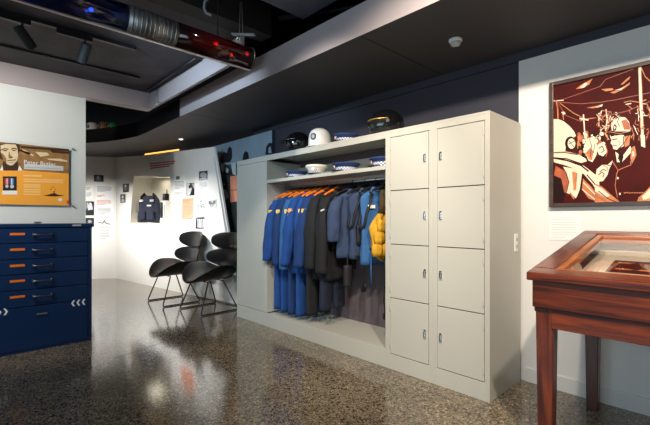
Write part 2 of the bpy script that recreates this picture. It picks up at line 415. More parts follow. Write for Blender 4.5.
def chev(yc, zc, s, flip):
    k = -1 if flip else 1
    mb = MB().slab([(FX+.0042, yc-k*s*.5, zc), (FX+.0042, yc+k*s*.1, zc+s), (FX+.0042, yc+k*s*.6, zc+s), (FX+.0042, yc+k*s*.05, zc), (FX+.0042, yc+k*s*.6, zc-s), (FX+.0042, yc+k*s*.1, zc-s)], (.001, 0, 0))
    mb.build('chevron_sticker', M_WHITEP, lo, cabl)
for q in range(3): chev(.80+q*.042, .372, .028, False)
for q in range(3): chev(.235+q*.042, .372, .028, True)
mb = MB().box(FX+.0125, FX+.0135, .795, .865, 1.084, 1.1); mb.build('maker_plate', M_GREYP, cab, cabl)
MB().box(FX-.3, FX-.29, .545, .6, 1.1085, 1.125).build('catch', M_STEEL, cab, cabl)

# ================================================================== POSTER on the partition
PP = Plane((PX+.03, 0, 0), (1, 0, 0))
def onP(u, v, off=0): return PP.P(u, v, off)
pp = onP(40, 180); pl = (PX+.03, pp.y, 1.3)
po = thing('information_poster', 'sepia and orange printed poster on clear board above the blue drawer cabinet', 'poster', pl)
yl, yr = -.35, onP(68.7, 180).y
zt, zb_, zm = onP(40, 146).z, onP(40, 205).z, onP(40, 171.6).z
yc = onP(75, 180).y
mb = MB().box(PX+.02, PX+.0285, yl-.03, yc, onP(40, 207.3).z, zt+.025); mb.build('clear_board', M_ACRYL, po, pl)
mb = MB()
for yy in (yl+.05, yc-.02):
    for zz in (onP(40, 207.3).z+.02, zt+.005):
        MB().tube([(PX, yy, zz), (PX+.033, yy, zz)], .008, 10).build('standoff', M_STEEL, po, pl, smooth=False)
mb = MB()
mb.slab([(PX+.0287, yl, zb_), (PX+.0287, yr, zb_), (PX+.0287, yr, zm), (PX+.0287, yl, zm)], (.001, 0, 0), 0)
mb.slab([(PX+.0287, yl, zm), (PX+.0287, yr, zm), (PX+.0287, yr, zt), (PX+.0287, yl, zt)], (.001, 0, 0), 1)
O = .0005
Zf = lambda pts: zp(0, 138, 10.6, pts)
Zt = lambda pts: zp(20, 145, 11.82, pts)
Zl = lambda pts: zp(0, 172, 8.667, pts)
# landscape streaks of the sepia photograph
flat(mb, onP, Zt([(0, 10), (580, 50), (580, 75), (350, 60), (0, 35)]), 3, O)
flat(mb, onP, Zt([(5, 50), (60, 60), (165, 120), (150, 130), (70, 100), (0, 70)]), 2, O+.0001)
flat(mb, onP, Zt([(320, 160), (470, 160), (560, 185), (560, 200), (420, 185), (330, 175)]), 2, O+.0001)
flat(mb, onP, Zt([(180, 80), (320, 90), (350, 120), (240, 140)]), 2, O+.0001)
flat(mb, onP, Zt([(350, 60), (580, 80), (580, 105), (380, 90)]), 3, O+.0002)
# portrait
flat(mb, onP, Zf([(-60, 60), (165, 55), (212, 75), (212, 140), (190, 160), (20, 230), (-60, 190)]), 3, O+.0002)
flat(mb, onP, Zf([(5, 78), (60, 64), (165, 68), (186, 110), (192, 190), (180, 240), (140, 285), (110, 292), (70, 275), (30, 215), (8, 150)]), 2, O+.0003)
flat(mb, onP, Zf([(5, 150), (30, 215), (70, 275), (66, 215), (40, 175)]), 1, O+.0004)
flat(mb, onP, Zf([(40, 240), (70, 275), (110, 292), (140, 285), (190, 245), (192, 345), (22, 345), (28, 270)]), 3, O+.00035)
stroke(mb, onP, Zf([(12, 128), (50, 112), (88, 120)]), 1.0, 3, O+.0005)
stroke(mb, onP, Zf([(120, 120), (150, 108), (182, 118)]), 1.0, 3, O+.0005)
blob(mb, onP, 5.2, 150.6, 2.0, .6, 3, O+.0005); blob(mb, onP, 14.2, 150.4, 1.9, .6, 3, O+.0005)
flat(mb, onP, Zf([(96, 140), (88, 190), (104, 216), (136, 206), (128, 192), (110, 184)]), 1, O+.0005)
stroke(mb, onP, Zf([(92, 205), (108, 214), (134, 206)]), .7, 3, O+.0006)
stroke(mb, onP, Zf([(78, 240), (112, 236), (165, 232)]), .9, 3, O+.0006)
stroke(mb, onP, Zf([(95, 262), (125, 260), (150, 254)]), .5, 1, O+.0006)
flat(mb, onP, Zf([(0, 345), (24, 285), (36, 345)]), 4, O+.0005)
flat(mb, onP, Zf([(188, 345), (205, 290), (240, 345)]), 4, O+.0005)
flat(mb, onP, Zf([(192, 150), (212, 80), (235, 130), (330, 160), (240, 260), (200, 290)]), 1, O+.0001)
# grey title bar
flat(mb, onP, Zt([(48, 222), (512, 250), (512, 305), (48, 285)]), 5, O+.0006)
stroke(mb, onP, Zt([(62, 262), (490, 283)]), .7, 6, O+.0007)
# lower part
flat(mb, onP, Zl([(25, 38), (145, 38), (145, 160), (25, 160)]), 7, O)
flat(mb, onP, Zl([(40, 55), (78, 55), (76, 110), (42, 110)]), 8, O+.0001)
flat(mb, onP, Zl([(58, 55), (64, 55), (64, 110), (58, 110)]), 4, O+.0002)
flat(mb, onP, Zl([(86, 55), (120, 55), (118, 110), (88, 110)]), 9, O+.0001)
flat(mb, onP, Zl([(98, 55), (106, 55), (106, 110), (98, 110)]), 4, O+.0002)
blob(mb, onP, 60/8.667, 172+124/8.667, 1.7, 1.6, 5, O+.0002, 8); blob(mb, onP, 104/8.667, 172+126/8.667, 2.0, 1.8, 5, O+.0002, 8)
flat(mb, onP, Zl([(20, 162), (150, 162), (150, 195), (20, 195)]), 4, O)
stroke(mb, onP, Zl([(206, 30), (360, 36)]), 1.5, 10, O)
for k, y in enumerate((62, 80, 110, 128, 150, 170, 192)):
    stroke(mb, onP, Zl([(206, y), (545 if y < 90 else 350, y+(10 if y < 90 else 4))]), 1.3, 10, O)
flat(mb, onP, Zl([(375, 202), (420, 196), (450, 186), (470, 180), (484, 188), (500, 196), (560, 204), (480, 212), (420, 210)]), 3, O+.0001)
for x, y, r_ in ((440, 150, .8), (465, 130, .6), (480, 152, .7), (470, 172, 1.2), (452, 134, .5)):
    blob(mb, onP, x/8.667, 172+y/8.667, r_, r_*.8, 1, O+.0001, 7)
blob(mb, onP, 522/8.667, 172+240/8.667, 2.1, 1.6, 4, O+.0001); blob(mb, onP, 588/8.667, 172+260/8.667, 1.4, 2, 8, O+.0001, 8)
mb.build('printed_sheet', [M_ORANGEP, M_SEPIA, M_SEPL, M_SEPD, M_WHITEP, M_LGREYP, M_GREYP, M_DARKP, M_REDP, mat('blue_ribbon_print', srgb(60, 130, 200)), M_LORANGE], po, pl)
tp = onP(23.5, 163.6, .0016)
text('lettering', 'Peter Butler', .052, Vector(tp)-Vector(pl), (R(90), 0, R(90)), M_WHITEP, po)
# small fixing plate on the partition near the poster corner

# ================================================================== WARDROBE + LOCKERS
FY, BKY = 2.435, 2.93
H = 1.83
def locker(xa, xb, label, hside):
    loc = ((xa+xb)/2, 2.68, 0)
    t = thing('locker', label, 'locker', loc, group='four-door locker columns')
    mb = MB()
    mb.box(xa, xa+.018, FY, BKY, 0, H); mb.box(xb-.018, xb, FY, BKY, 0, H)
    mb.box(xa+.018, xb-.018, BKY-.01, BKY, 0, H)
    mb.box(xa+.018, xb-.018, FY, BKY-.01, H-.018, H); mb.box(xa+.018, xb-.018, FY, FY+.02, H-.055, H-.018)
    mb.box(xa+.018, xb-.018, FY, FY+.02, 0, .118)
    mb.box(xa+.018, xa+.032, FY, FY+.02, .118, H-.055); mb.box(xb-.032, xb-.018, FY, FY+.02, .118, H-.055)
    mb.build('body', M_LOCK, t, loc, bevel=.002)
    MB().box(xa+.019, xb-.019, FY+.018, FY+.028, .1, H-.03).build('inner_face', M_LOCKIN, t, loc)
    zz = [.1205, .5485, .958, 1.3655, 1.773]
    for k in range(4):
        za, zb2 = zz[k]+.003, zz[k+1]-.003
        d = MB().box(xa+.035, xb-.035, FY-.003, FY+.016, za, zb2).build('door', M_LOCK, t, loc, bevel=.0025)
        hx = xa+.062 if hside < 0 else xb-.062
        hz = za+.215
        hb = MB().box(hx-.01, hx+.01, FY-.0065, FY-.0032, hz-.026, hz+.028)
        hb.box(hx-.005, hx+.006, FY-.018, FY-.0065, hz-.016, hz+.018); hb.box(hx-.003, hx+.009, FY-.02, FY-.0065, hz-.024, hz-.0165)
        hb.build('handle', M_CHROME, d, loc, bevel=.002)
        gx = xb-.035 if hside < 0 else xa+.035
        for gz in (za+.07, zb2-.07):
            MB().tube([(gx, FY-.006, gz-.022), (gx, FY-.006, gz+.022)], .005, 8).build('hinge', M_LOCK, d, loc, smooth=False)
    return t
X2, X1, X0 = -1.085, -1.485, -1.886
lr = locker(X1, X2, 'cream four-door metal locker column with bare side panel facing the wooden case', -1)
ll = locker(X0, X1-.0008, 'cream four-door metal locker column joined to the open wardrobe', 1)
# bottom plinth line shows as the lip of each body

wl = (-2.99, 2.68, 0)
w = thing('open_wardrobe', 'long cream metal wardrobe with open front holding hanging uniforms', 'wardrobe', wl)
XA, XO, XB = -4.10, -3.505, X0-.0008
mb = MB()
mb.box(XA, XA+.018, FY, BKY, 0, H); mb.box(XO-.015, XO+.012, FY, BKY-.02, .15, H-.056); mb.box(XB-.015, XB, FY, BKY, 0, H)
mb.box(XA+.018, XB-.015, FY, BKY, H-.018, H); mb.box(XA+.018, XB-.015, FY, FY+.02, H-.056, H-.018)
mb.box(XA+.018, XB-.015, FY, FY+.02, 0, .145)
mb.build('body', M_LOCK, w, wl, bevel=.002)
MB().box(XO+.012, XB-.015, FY+.02, BKY-.021, .118, .14).build('base_shelf', M_LOCK, w, wl, bevel=.002)
MB().box(XA+.018, XB-.015, BKY-.02, BKY, .02, H-.018).build('back_panel', M_BACKP, w, wl)
MB().box(XO+.0125, XB-.0155, FY+.005, BKY-.021, 1.535, 1.568).build('shelf', M_LOCK, w, wl, bevel=.003)
MB().box(XO+.0125, XB-.0155, BKY-.06, BKY-.045, 1.64, 1.73).build('rear_brace', M_LOCK, w, wl, bevel=.002)
dd = MB().box(XA+.02, XO-.017, FY-.002, FY+.018, .149, H-.06).build('door', M_LOCK, w, wl, bevel=.003)
RAILY, RAILZ = 2.68, 1.495
MB().tube([(XO+.0125, RAILY, RAILZ), (XB-.0155, RAILY, RAILZ)], .0125, 14).build('rail', M_STEEL, w, wl, smooth=True)
MB().box(XO+.0125, XB-.0155, RAILY-.008, RAILY+.008, RAILZ+.0122, 1.5345).build('rail_bracket', M_STEEL, w, wl)

# power switch on the locker end
sl = (X2, 2.845, .985)
sw = thing('wall_switch', 'small white switch plate fixed to the bare end of the lockers', 'switch', sl)
MB().box(0, .007, -.028, .028, -.062, .062).build('plate', M_WHITEP, sw, bevel=.003)
MB().box(.0072, .0115, -.009, .009, .012, .035).build('rocker', M_GREYP, sw, bevel=.002)
MB().box(.0072, .0115, -.009, .009, -.035, -.012).build('rocker', M_GREYP, sw, bevel=.002)

# ------------------------------------------------------------------ garments
def hanger(x, yaw, label, m, wood=True, zt=0):
    t = thing('clothes_hanger', label, 'hanger', (x, RAILY, RAILZ), R(90)+yaw, group='orange hangers on the rail' if wood else 'black hangers on the rail')
    hk = MB()
    pts = [(.021*math.cos(a), 0, .021*math.sin(a)-.0045) for a in [R(200-20*i) for i in range(11)]]
    pts += [(.012, 0, -.022), (0, 0, -.035), (0, 0, -.062)]
    hk.tube(pts, .0028, 8)
    hk.build('hook', M_STEEL if wood else M_BLACK, t, smooth=True)
    bb = MB(); rings = []
    for i in range(17):
        s = -1+2*i/16
        cx = s*.19; zc = -.05-.07*abs(s)**1.2; hh = .02-.01*abs(s); th = .017-.006*abs(s)
        if abs(s) < .2: hh += .005*(1-abs(s)/.2)
        rings.append([(cx, th*math.cos(2*PI*k/8), zc+hh*math.sin(2*PI*k/8)) for k in range(8)])
    bb.loft(rings); bb.build('bar', m, t, smooth=True)
    return t
def se(c, p): return math.copysign(abs(c)**p, c)
def ring(hw, hd, z, ph, amp, n=36, cx=0, cy=0, k=5):
    out = []
    for i in range(n):
        a = 2*PI*i/n
        wv = amp*math.sin(k*a+ph+z*4)+amp*.6*math.sin((k+4)*a-ph*1.7+z*7)
        wv += amp*2.2*noise.noise(Vector((math.cos(a)*2.6+ph*3, math.sin(a)*2.6, z*5+ph)))
        wv += amp*1.1*noise.noise(Vector((math.cos(a)*6+ph, math.sin(a)*6+ph*2, z*14)))
        out.append((cx+(hw+wv*.5)*se(math.cos(a), .8), cy+(hd+wv)*se(math.sin(a), .9), z))
    return out
def resample(lv, step=.03):
    out = []
    for p, q in zip(lv[:-1], lv[1:]):
        m_ = max(1, int(abs(q[0]-p[0])/step))
        out += [tuple(p[c]+(q[c]-p[c])*t/m_ for c in range(len(p))) for t in range(m_)]
    return out+[lv[-1]]
def jacket(x, name, label, cat, m, hem, yaw=0, patch=None, group='uniform tops on the rail', th=.042, hw=.2, sl_end=.67, cuff=None, dz=0):
    """hangs from the rail: local x runs along the shoulders, z=0 is the rail"""
    t = thing(name, label, cat, (x, RAILY, RAILZ), R(90)+yaw, group=group)
    ph = rng.random()*6; lenk = rng.uniform(.93, 1.08)
    zh = hem-RAILZ
    lv = [(zh, hw*1.0, th*1.05, .006), (zh*.85, hw*.99, th, .007), (zh*.65, hw*.95, th*.95, .006), (zh*.45, hw*.94, th*.95, .004), (-.3, hw*.98, th*.95, .003), (-.2, hw*1.02, th*.95, .002), (-.155, hw*.98, th*.85, .001), (-.12, hw*.72, th*.75, 0), (-.1, hw*.45, th*.72, 0), (-.085, hw*.32, th*.75, 0)]
    MB().loft([ring(a_, b_, z, ph, am) for z, a_, b_, am in resample(lv)], cap=(True, False)).build('torso', m, t, smooth=True)
    co = MB()
    r0 = ring(.068, th*.8, -.098, 0, 0, 20); r1 = ring(.062, th*.85, -.06, 0, 0, 20); r2 = ring(.072, th*1.0, -.075, 0, 0, 20); r3 = ring(.08, th*1.05, -.105, 0, 0, 20)
    co.loft([r0, r1, r2, r3], cap=(False, False)); co.build('collar', m, t, smooth=True)
    for s in (-1, 1) if sl_end else ():
        sm = MB(); rings = []; L = sl_end*lenk; swing = rng.uniform(-.02, .02); bow = rng.uniform(-.06, -.01); lenk2 = 0
        for i in range(23):
            f = i/22
            cx = s*(hw*.86+.062*math.sin(min(1, f*2.2)*PI/2)-.012*f); z = -.145-L*f
            cy = swing*f*f-.012*math.sin(f*PI); cx -= s*bow*f*f
            rw = .058*(.8+.35*math.sin(f*2.6)-.22*f)*(1 if f > .05 else .75); rd = th*(1.05+.28*math.sin(f*2.4)-.25*f)
            rings.append(ring(rw, rd, z, ph+s, (.006+.004*math.sin(f*9+ph))*(f > .1), 20, cx, cy, 3))
        sm.loft(rings, cap=(True, True)); so = sm.build('sleeve', m, t, smooth=True)
        if cuff:
            cf = MB(); z1 = -.145-L*.83; z2 = -.145-L*.94
            cx = s*(hw*.86+.062-.011)
            cf.loft([ring(.041, th*.98, z1, 0, 0, 16, cx, -.004), ring(.041, th*.98, z2, 0, 0, 16, cx, -.003)], cap=(False, False)).build('cuff_strap', cuff, so, smooth=True)
        if patch and s == -1:
            pb = MB(); cx = s*(hw*.86+.05); zc = -.275
            n_ = Vector((-.72, -.69, 0)); tx = Vector((.69, -.72, 0))
            base = Vector((cx, 0, zc)) + Vector((-.72*.043, -.69*(th+.004), 0))
            def pt(a_, b_): return base+tx*a_+Vector((0, 0, b_))
            if patch == 'shield':
                pb.slab([pt(-.02, .026), pt(.02, .026), pt(.021, -.005), pt(0, -.03), pt(-.021, -.005)], n_*.003, 0)
                pb.slab([pt(-.01, .015), pt(.01, .015), pt(0, -.015)], n_*.0042, 1)
                pb.slab([pt(-.02, -.034), pt(.02, -.034), pt(.02, -.046), pt(-.02, -.046)], n_*.003, 2)
                pb.build('shoulder_patch', [M_YPATCH, M_GOLD, M_WHITEP], so)
            elif patch == 'flower':
                for q in range(6):
                    a_ = q*PI/3
                    pb.slab([pt(.016*math.cos(a_)+.011*math.cos(b_), .012+.016*math.sin(a_)+.011*math.sin(b_)) for b_ in [k*PI/4 for k in range(8)]], n_*(.003+.0001*q), 0)
                pb.slab([pt(.01*math.cos(k*PI/4), .012+.01*math.sin(k*PI/4)) for k in range(8)], n_*.0045, 1)
                pb.slab([pt(-.024, -.024), pt(.024, -.024), pt(.024, -.036), pt(-.024, -.036)], n_*.003, 2)
                pb.build('shoulder_patch', [M_OPATCH, M_YPATCH, M_WHITEP], so)
            elif patch == 'arc':
                up_ = [pt(.034*math.cos(a_), .034*math.sin(a_)-.015) for a_ in [R(150-12*k) for k in range(11)]]
                dn_ = [pt(.022*math.cos(a_), .022*math.sin(a_)-.015) for a_ in [R(30+12*k) for k in range(11)]]
                pb.slab(up_+dn_, n_*.003, 0); pb.build('shoulder_patch', [M_LGREYP], so)
    return t
BL_, = (M_BLUE,)
J = [
 (-3.375, 'uniform_jacket', 'bright blue uniform jacket at the closed-door end of the rail, gold shoulder badge', M_BLUE, .62, 'shield', -.3),
 (-3.28, 'uniform_jacket', 'second blue jacket along from the closed wardrobe door, narrow gold badge', M_BLUE3, .60, 'shield', -.14),
 (-3.185, 'uniform_shirt', 'paler faded blue uniform shirt, third garment from the closed door', M_BLUE2, .66, 'shield', .02),
 (-3.085, 'uniform_jacket', 'blue uniform jacket wearing a round orange flower badge on its sleeve', M_BLUE, .60, 'flower', -.12),
 (-2.985, 'uniform_jacket', 'blue uniform jacket just after the one with the orange flower badge', M_BLUE, .62, 'shield', .08),
 (-2.905, 'uniform_jacket', 'last blue jacket on the rail, pressed against the black jackets', M_BLUE3, .62, 'shield', -.02),
 (-2.80, 'black_jacket', 'plain black jacket hanging between blue jackets and the pale-arc badge jacket', M_BLKCL, .58, None, .05),
 (-2.665, 'black_jacket', 'black jacket with a pale curved arc badge on its sleeve', M_BLKCL, .58, 'arc', .1),
]
hl = ['orange hanger of the bright blue jacket nearest the closed door', 'orange hanger second from the closed wardrobe door',
      'orange hanger holding the pale faded blue shirt', 'orange hanger of the jacket with the orange flower badge',
      'orange hanger just after the flower-badge jacket', 'orange hanger of the last blue jacket before the black ones',
      'orange hanger of the plain black jacket', 'orange hanger of the black jacket with pale arc badge']
for (x, nm, lb, m, hem, pat, yaw), hlab in zip(J, hl):
    jacket(x, nm, lb, 'jacket' if 'jacket' in nm else 'shirt', m, hem, yaw, pat, th=.05)
    hanger(x, yaw, hlab, M_ORHANG)
# trousers hung low behind the jackets
def trousers(x, label, m, zb, zt=1.06, yaw=0, dy=-.06):
    t = thing('uniform_trousers', label, 'trousers', (x, RAILY+dy, zt), R(90)+yaw, group='trousers hanging under the jackets')
    ph = rng.random()*6
    for s in (-1, 1):
        L = zt-zb; rings = []
        for i in range(24):
            f = i/23
            rings.append(ring(.082-.012*f, .03-.004*f+.004*(f > .8), -.1-(L-.1)*f, ph+s, .004, 18, s*(.075+.016*f), .004*s, 3))
        MB().loft(rings).build('leg', m, t, smooth=True)
    MB().loft([ring(.155, .034, -.13, ph, .002, 24), ring(.15, .03, -.03, ph, .001, 24), ring(.148, .028, 0, ph, 0, 24)]).build('waistband', m, t, smooth=True)
    return t
trousers(-3.385, 'blue trousers hanging lowest beside the closed wardrobe door', M_BLUE, .2)
trousers(-3.275, 'second pair of blue trousers from the closed door, below the jackets', M_BLUE, .19)
trousers(-3.16, 'blue trousers hanging below the pale faded shirt', M_BLUE3, .185)
trousers(-3.03, 'blue trousers hanging below the flower-badge jacket', M_BLUE, .19)
trousers(-2.87, 'dark trousers hanging below the last blue jackets', M_BLKCL, .22)
trousers(-2.68, 'dark navy trousers hanging below the plain black jacket', mat('dark_navy_cloth', srgb(24, 32, 52), .85, var=.15, bump=.2, bscale=40), .3)

# vests and load-bearing jackets
def straps(t, paths, wdt=.02, m=M_WEB, name='strap'):
    for p in paths:
        MB().tube(p, wdt/2, 6, sx=.35).build(name, m, t, smooth=True)
def buckle(t, p, s=.03):
    MB().box(p[0]-s*.5, p[0]+s*.5, p[1]-.012, p[1]+.012, p[2]-s*.8, p[2]+s*.8).build('buckle', M_BLACK, t, bevel=.004)
def webbing_vest(x, yaw, name, label, m, hem, hw=.175, th=.045, tapes=False):
    v = jacket(x, name, label, 'vest', m, hem, yaw, None, 'vests on the rail', th=th, hw=hw, sl_end=0)
    for sx_ in (-1, 1):          # armhole bindings and shoulder straps
        MB().tube([(sx_*.085, -th*.6, -.115), (sx_*.11, -th*1.15, -.2), (sx_*.15, -th*1.12, -.3), (sx_*.165, -th*.9, -.4), (sx_*.17, 0, -.43), (sx_*.165, th*.9, -.38), (sx_*.12, th, -.2), (sx_*.085, th*.6, -.115)], .016, 8, sx=.6).build('binding', M_WEB, v, smooth=True)
    return v
v1 = jacket(-2.45, 'duty_jacket', 'slate blue short-sleeved duty jacket with black elastic cuffs beside black jackets', 'jacket', M_NVYCL, .8, -.3, None, 'vests on the rail', th=.046, hw=.185, sl_end=.4, cuff=M_WEB)
straps(v1, [[(-.06, -.058, -.15), (-.07, -.064, -.35), (-.06, -.064, -.66)]], .04)
straps(v1, [[(-.10, -.05, -.66), (-.11, -.055, -.85), (-.09, -.05, -1.0)]], .022)
MB().loft([ring(.05, .022, z, 1, .002, 16, -.03, -.065) for z in (-.36, -.34, -.24, -.22)]).build('pouch', M_BLACK, v1, smooth=True)
MB().loft([ring(.04, .03, z, 1, .003, 16, -.1, -.05) for z in (-.95, -.93, -.78, -.76)]).build('holster', M_WEB, v1, smooth=True)
hanger(-2.45, -.3, 'black hanger of the slate blue duty jacket', M_BLACK, False)
v2 = webbing_vest(-2.305, -.3, 'duty_vest', 'dark slate vest edged in black webbing between the duty jacket and blue vest', M_NVYCL, .8)
straps(v2, [[(-.02, -.05, -.14), (-.03, -.06, -.3), (-.02, -.058, -.6)]], .03)
MB().loft([ring(.055, .022, z, 1, .003, 16, -.08, -.055) for z in (-.56, -.54, -.42, -.4)]).build('pouch', M_BLACK, v2, smooth=True)
MB().loft([ring(.13, .05, z, 1, .004, 24, -.02, -.005) for z in (-.68, -.64)]).build('belt', M_WEB, v2, smooth=True)
straps(v2, [[(-.06, -.05, -.68), (-.05, -.055, -.84), (-.07, -.05, -.98)]], .018)
buckle(v2, (-.06, -.05, -.96))
hanger(-2.305, -.3, 'black hanger of the webbing-edged slate vest', M_BLACK, False)
v3 = webbing_vest(-2.18, -.25, 'blue_vest', 'mid blue sleeveless vest with white name tapes next to the yellow vest', M_VESTB, .76)
for cx, cz in ((-.1, -.24), (.05, -.22)):
    MB().box(cx-.035, cx+.035, -.058, -.05, cz-.014, cz+.014).build('name_tape', M_WHITEP, v3)
straps(v3, [[(-.10, -.045, -.66), (-.105, -.05, -.78), (-.10, -.045, -.9)]], .02, M_VESTB)
MB().loft([ring(.05, .02, z, 1, .004, 16, -.07, -.05) for z in (-.6, -.57, -.45, -.43)]).build('pocket', M_VESTB, v3, smooth=True)
hanger(-2.18, -.25, 'black hanger of the mid blue vest', M_BLACK, False)
# yellow life-vest style waistcoat
yv = thing('yellow_vest', 'crumpled yellow vest with dangling black straps at the locker end of the rail', 'vest', (-2.05, RAILY, RAILZ), R(90)-.35, group='vests on the rail')
lv = [(-.70, .05, .03), (-.66, .11, .045), (-.58, .145, .055), (-.5, .15, .06), (-.42, .16, .058), (-.36, .125, .05), (-.3, .075, .04), (-.2, .06, .03), (-.13, .06, .026), (-.1, .05, .022)]
MB().loft([ring(a_, b_, z, 2, .013, 40, -.03, 0, 4) for z, a_, b_ in resample([q for q in lv if q[0] < -.29])]).build('torso', M_YEL, yv, smooth=True)
MB().loft([ring(a_, b_, z, 2, .003, 40, -.03, 0, 4) for z, a_, b_ in lv if z > -.31]).build('yoke', mat('dark_ochre_cloth', srgb(78, 58, 26), .8, var=.25, scale=16), yv, smooth=True)
for cx, cz in ((-.13, -.5), (-.02, -.44), (-.07, -.6), (.05, -.55), (-.1, -.4), (-.15, -.6)):
    MB().loft([ring(.045+.008*math.sin(k), .022, cz+.05-.033*k, 1+k, .004, 16, cx, -.055) for k in range(4)]).build('pocket', M_YEL, yv, smooth=True)
straps(yv, [[(.05, -.045, -.12), (.055, -.052, -.3), (.05, -.058, -.46)]], .05)
straps(yv, [[(-.08, -.05, -.66), (-.075, -.055, -.85), (-.085, -.05, -1.02), (-.07, -.05, -1.16)], [(.06, -.05, -.64), (.065, -.05, -.76), (.06, -.05, -.86)]], .018)
buckle(yv, (-.075, -.05, -1.15)); buckle(yv, (.06, -.05, -.86))
hanger(-2.05, -.35, 'black hanger of the yellow vest', M_BLACK, False)

# ------------------------------------------------------------------ caps and helmets
def check_band(t, rx, ry, z0, z1, mats, cols=44, rows=3):
    mb = MB()
    for r_ in range(rows):
        za, zb2 = z0+(z1-z0)*r_/rows, z0+(z1-z0)*(r_+1)/rows
        for c_ in range(cols):
            a, b = 2*PI*c_/cols, 2*PI*(c_+1)/cols
            mb.poly([(rx*math.cos(a), ry*math.sin(a), za), (rx*math.cos(b), ry*math.sin(b), za), (rx*math.cos(b), ry*math.sin(b), zb2), (rx*math.cos(a), ry*math.sin(a), zb2)], (c_+r_) % 2)
    mb.build('checked_band', mats, t)
def cap(x, y, z, rz, label, mtop, mats, s=1.0, badge=M_PINK, visor=True):
    t = thing('police_cap', label, 'cap', (x, y, z), rz, group='checked-band caps')
    MB().lathe([(.088*s, .002), (.09*s, .02*s), (.09*s, .042*s), (.115*s, .062*s), (.124*s, .074*s), (.118*s, .084*s), (.07*s, .088*s), (.01, .088*s)], n=32, sy=1.14).build('crown', mtop, t, smooth=True)
    check_band(t, .0925*s, .1055*s, .006, .042*s, mats)
    if visor:
        rings = []
        for k in range(9):
            a = R(-150+15*k)
            i = Vector((.09*s*math.cos(a), .1026*s*math.sin(a), .012)); q = math.sin(PI*k/8)
            o_ = i+Vector((math.cos(a)*.05*q*s, math.sin(a)*.055*q*s, -.008*q))
            rings.append([i, o_, o_+Vector((0, 0, .004)), i+Vector((0, 0, .004))])
        MB().loft(rings).build('peak', M_BLACKG, t, smooth=True)
    bb = MB()
    ctr = Vector((0, -.116*s, .05*s))
    bb.slab([ctr+Vector((.017*s*math.cos(a), -.004, .022*s*math.sin(a))) for a in [k*PI/5 for k in range(10)]], (0, -.005, 0))
    bb.build('badge', badge, t)
    return t
SH = 1.5685
bw = [mat('check_white', srgb(232, 232, 236), .6), mat('check_blue', srgb(36, 52, 110), .6)]
bk = [mat('check_white', (1, 1, 1)), mat('check_black', srgb(30, 30, 34), .6)]
cap(-3.14, 2.56, SH, R(-20), 'navy cap with blue and white checked band at the left end of the shelf', M_CAPB, bw, .82)
cap(-2.815, 2.54, SH, R(30), 'cream white-topped cap with black checked band on the shelf', M_CAPW, bk, .86, M_CAPW).scale = (1, 1, 1.3)
cap(-2.43, 2.55, SH, R(-25), 'navy cap with checked band and pink badge mid shelf, right of the cream cap', M_CAPB, bw, .92)
cap(-1.995, 2.55, SH, R(-40), 'navy checked cap at the shelf end, half hidden by the lockers', M_CAPB, bw, .92)
cap(-2.44, 2.56, H+.001, R(-20), 'navy checked cap standing on top of the wardrobe', M_CAPB, bw, .86)

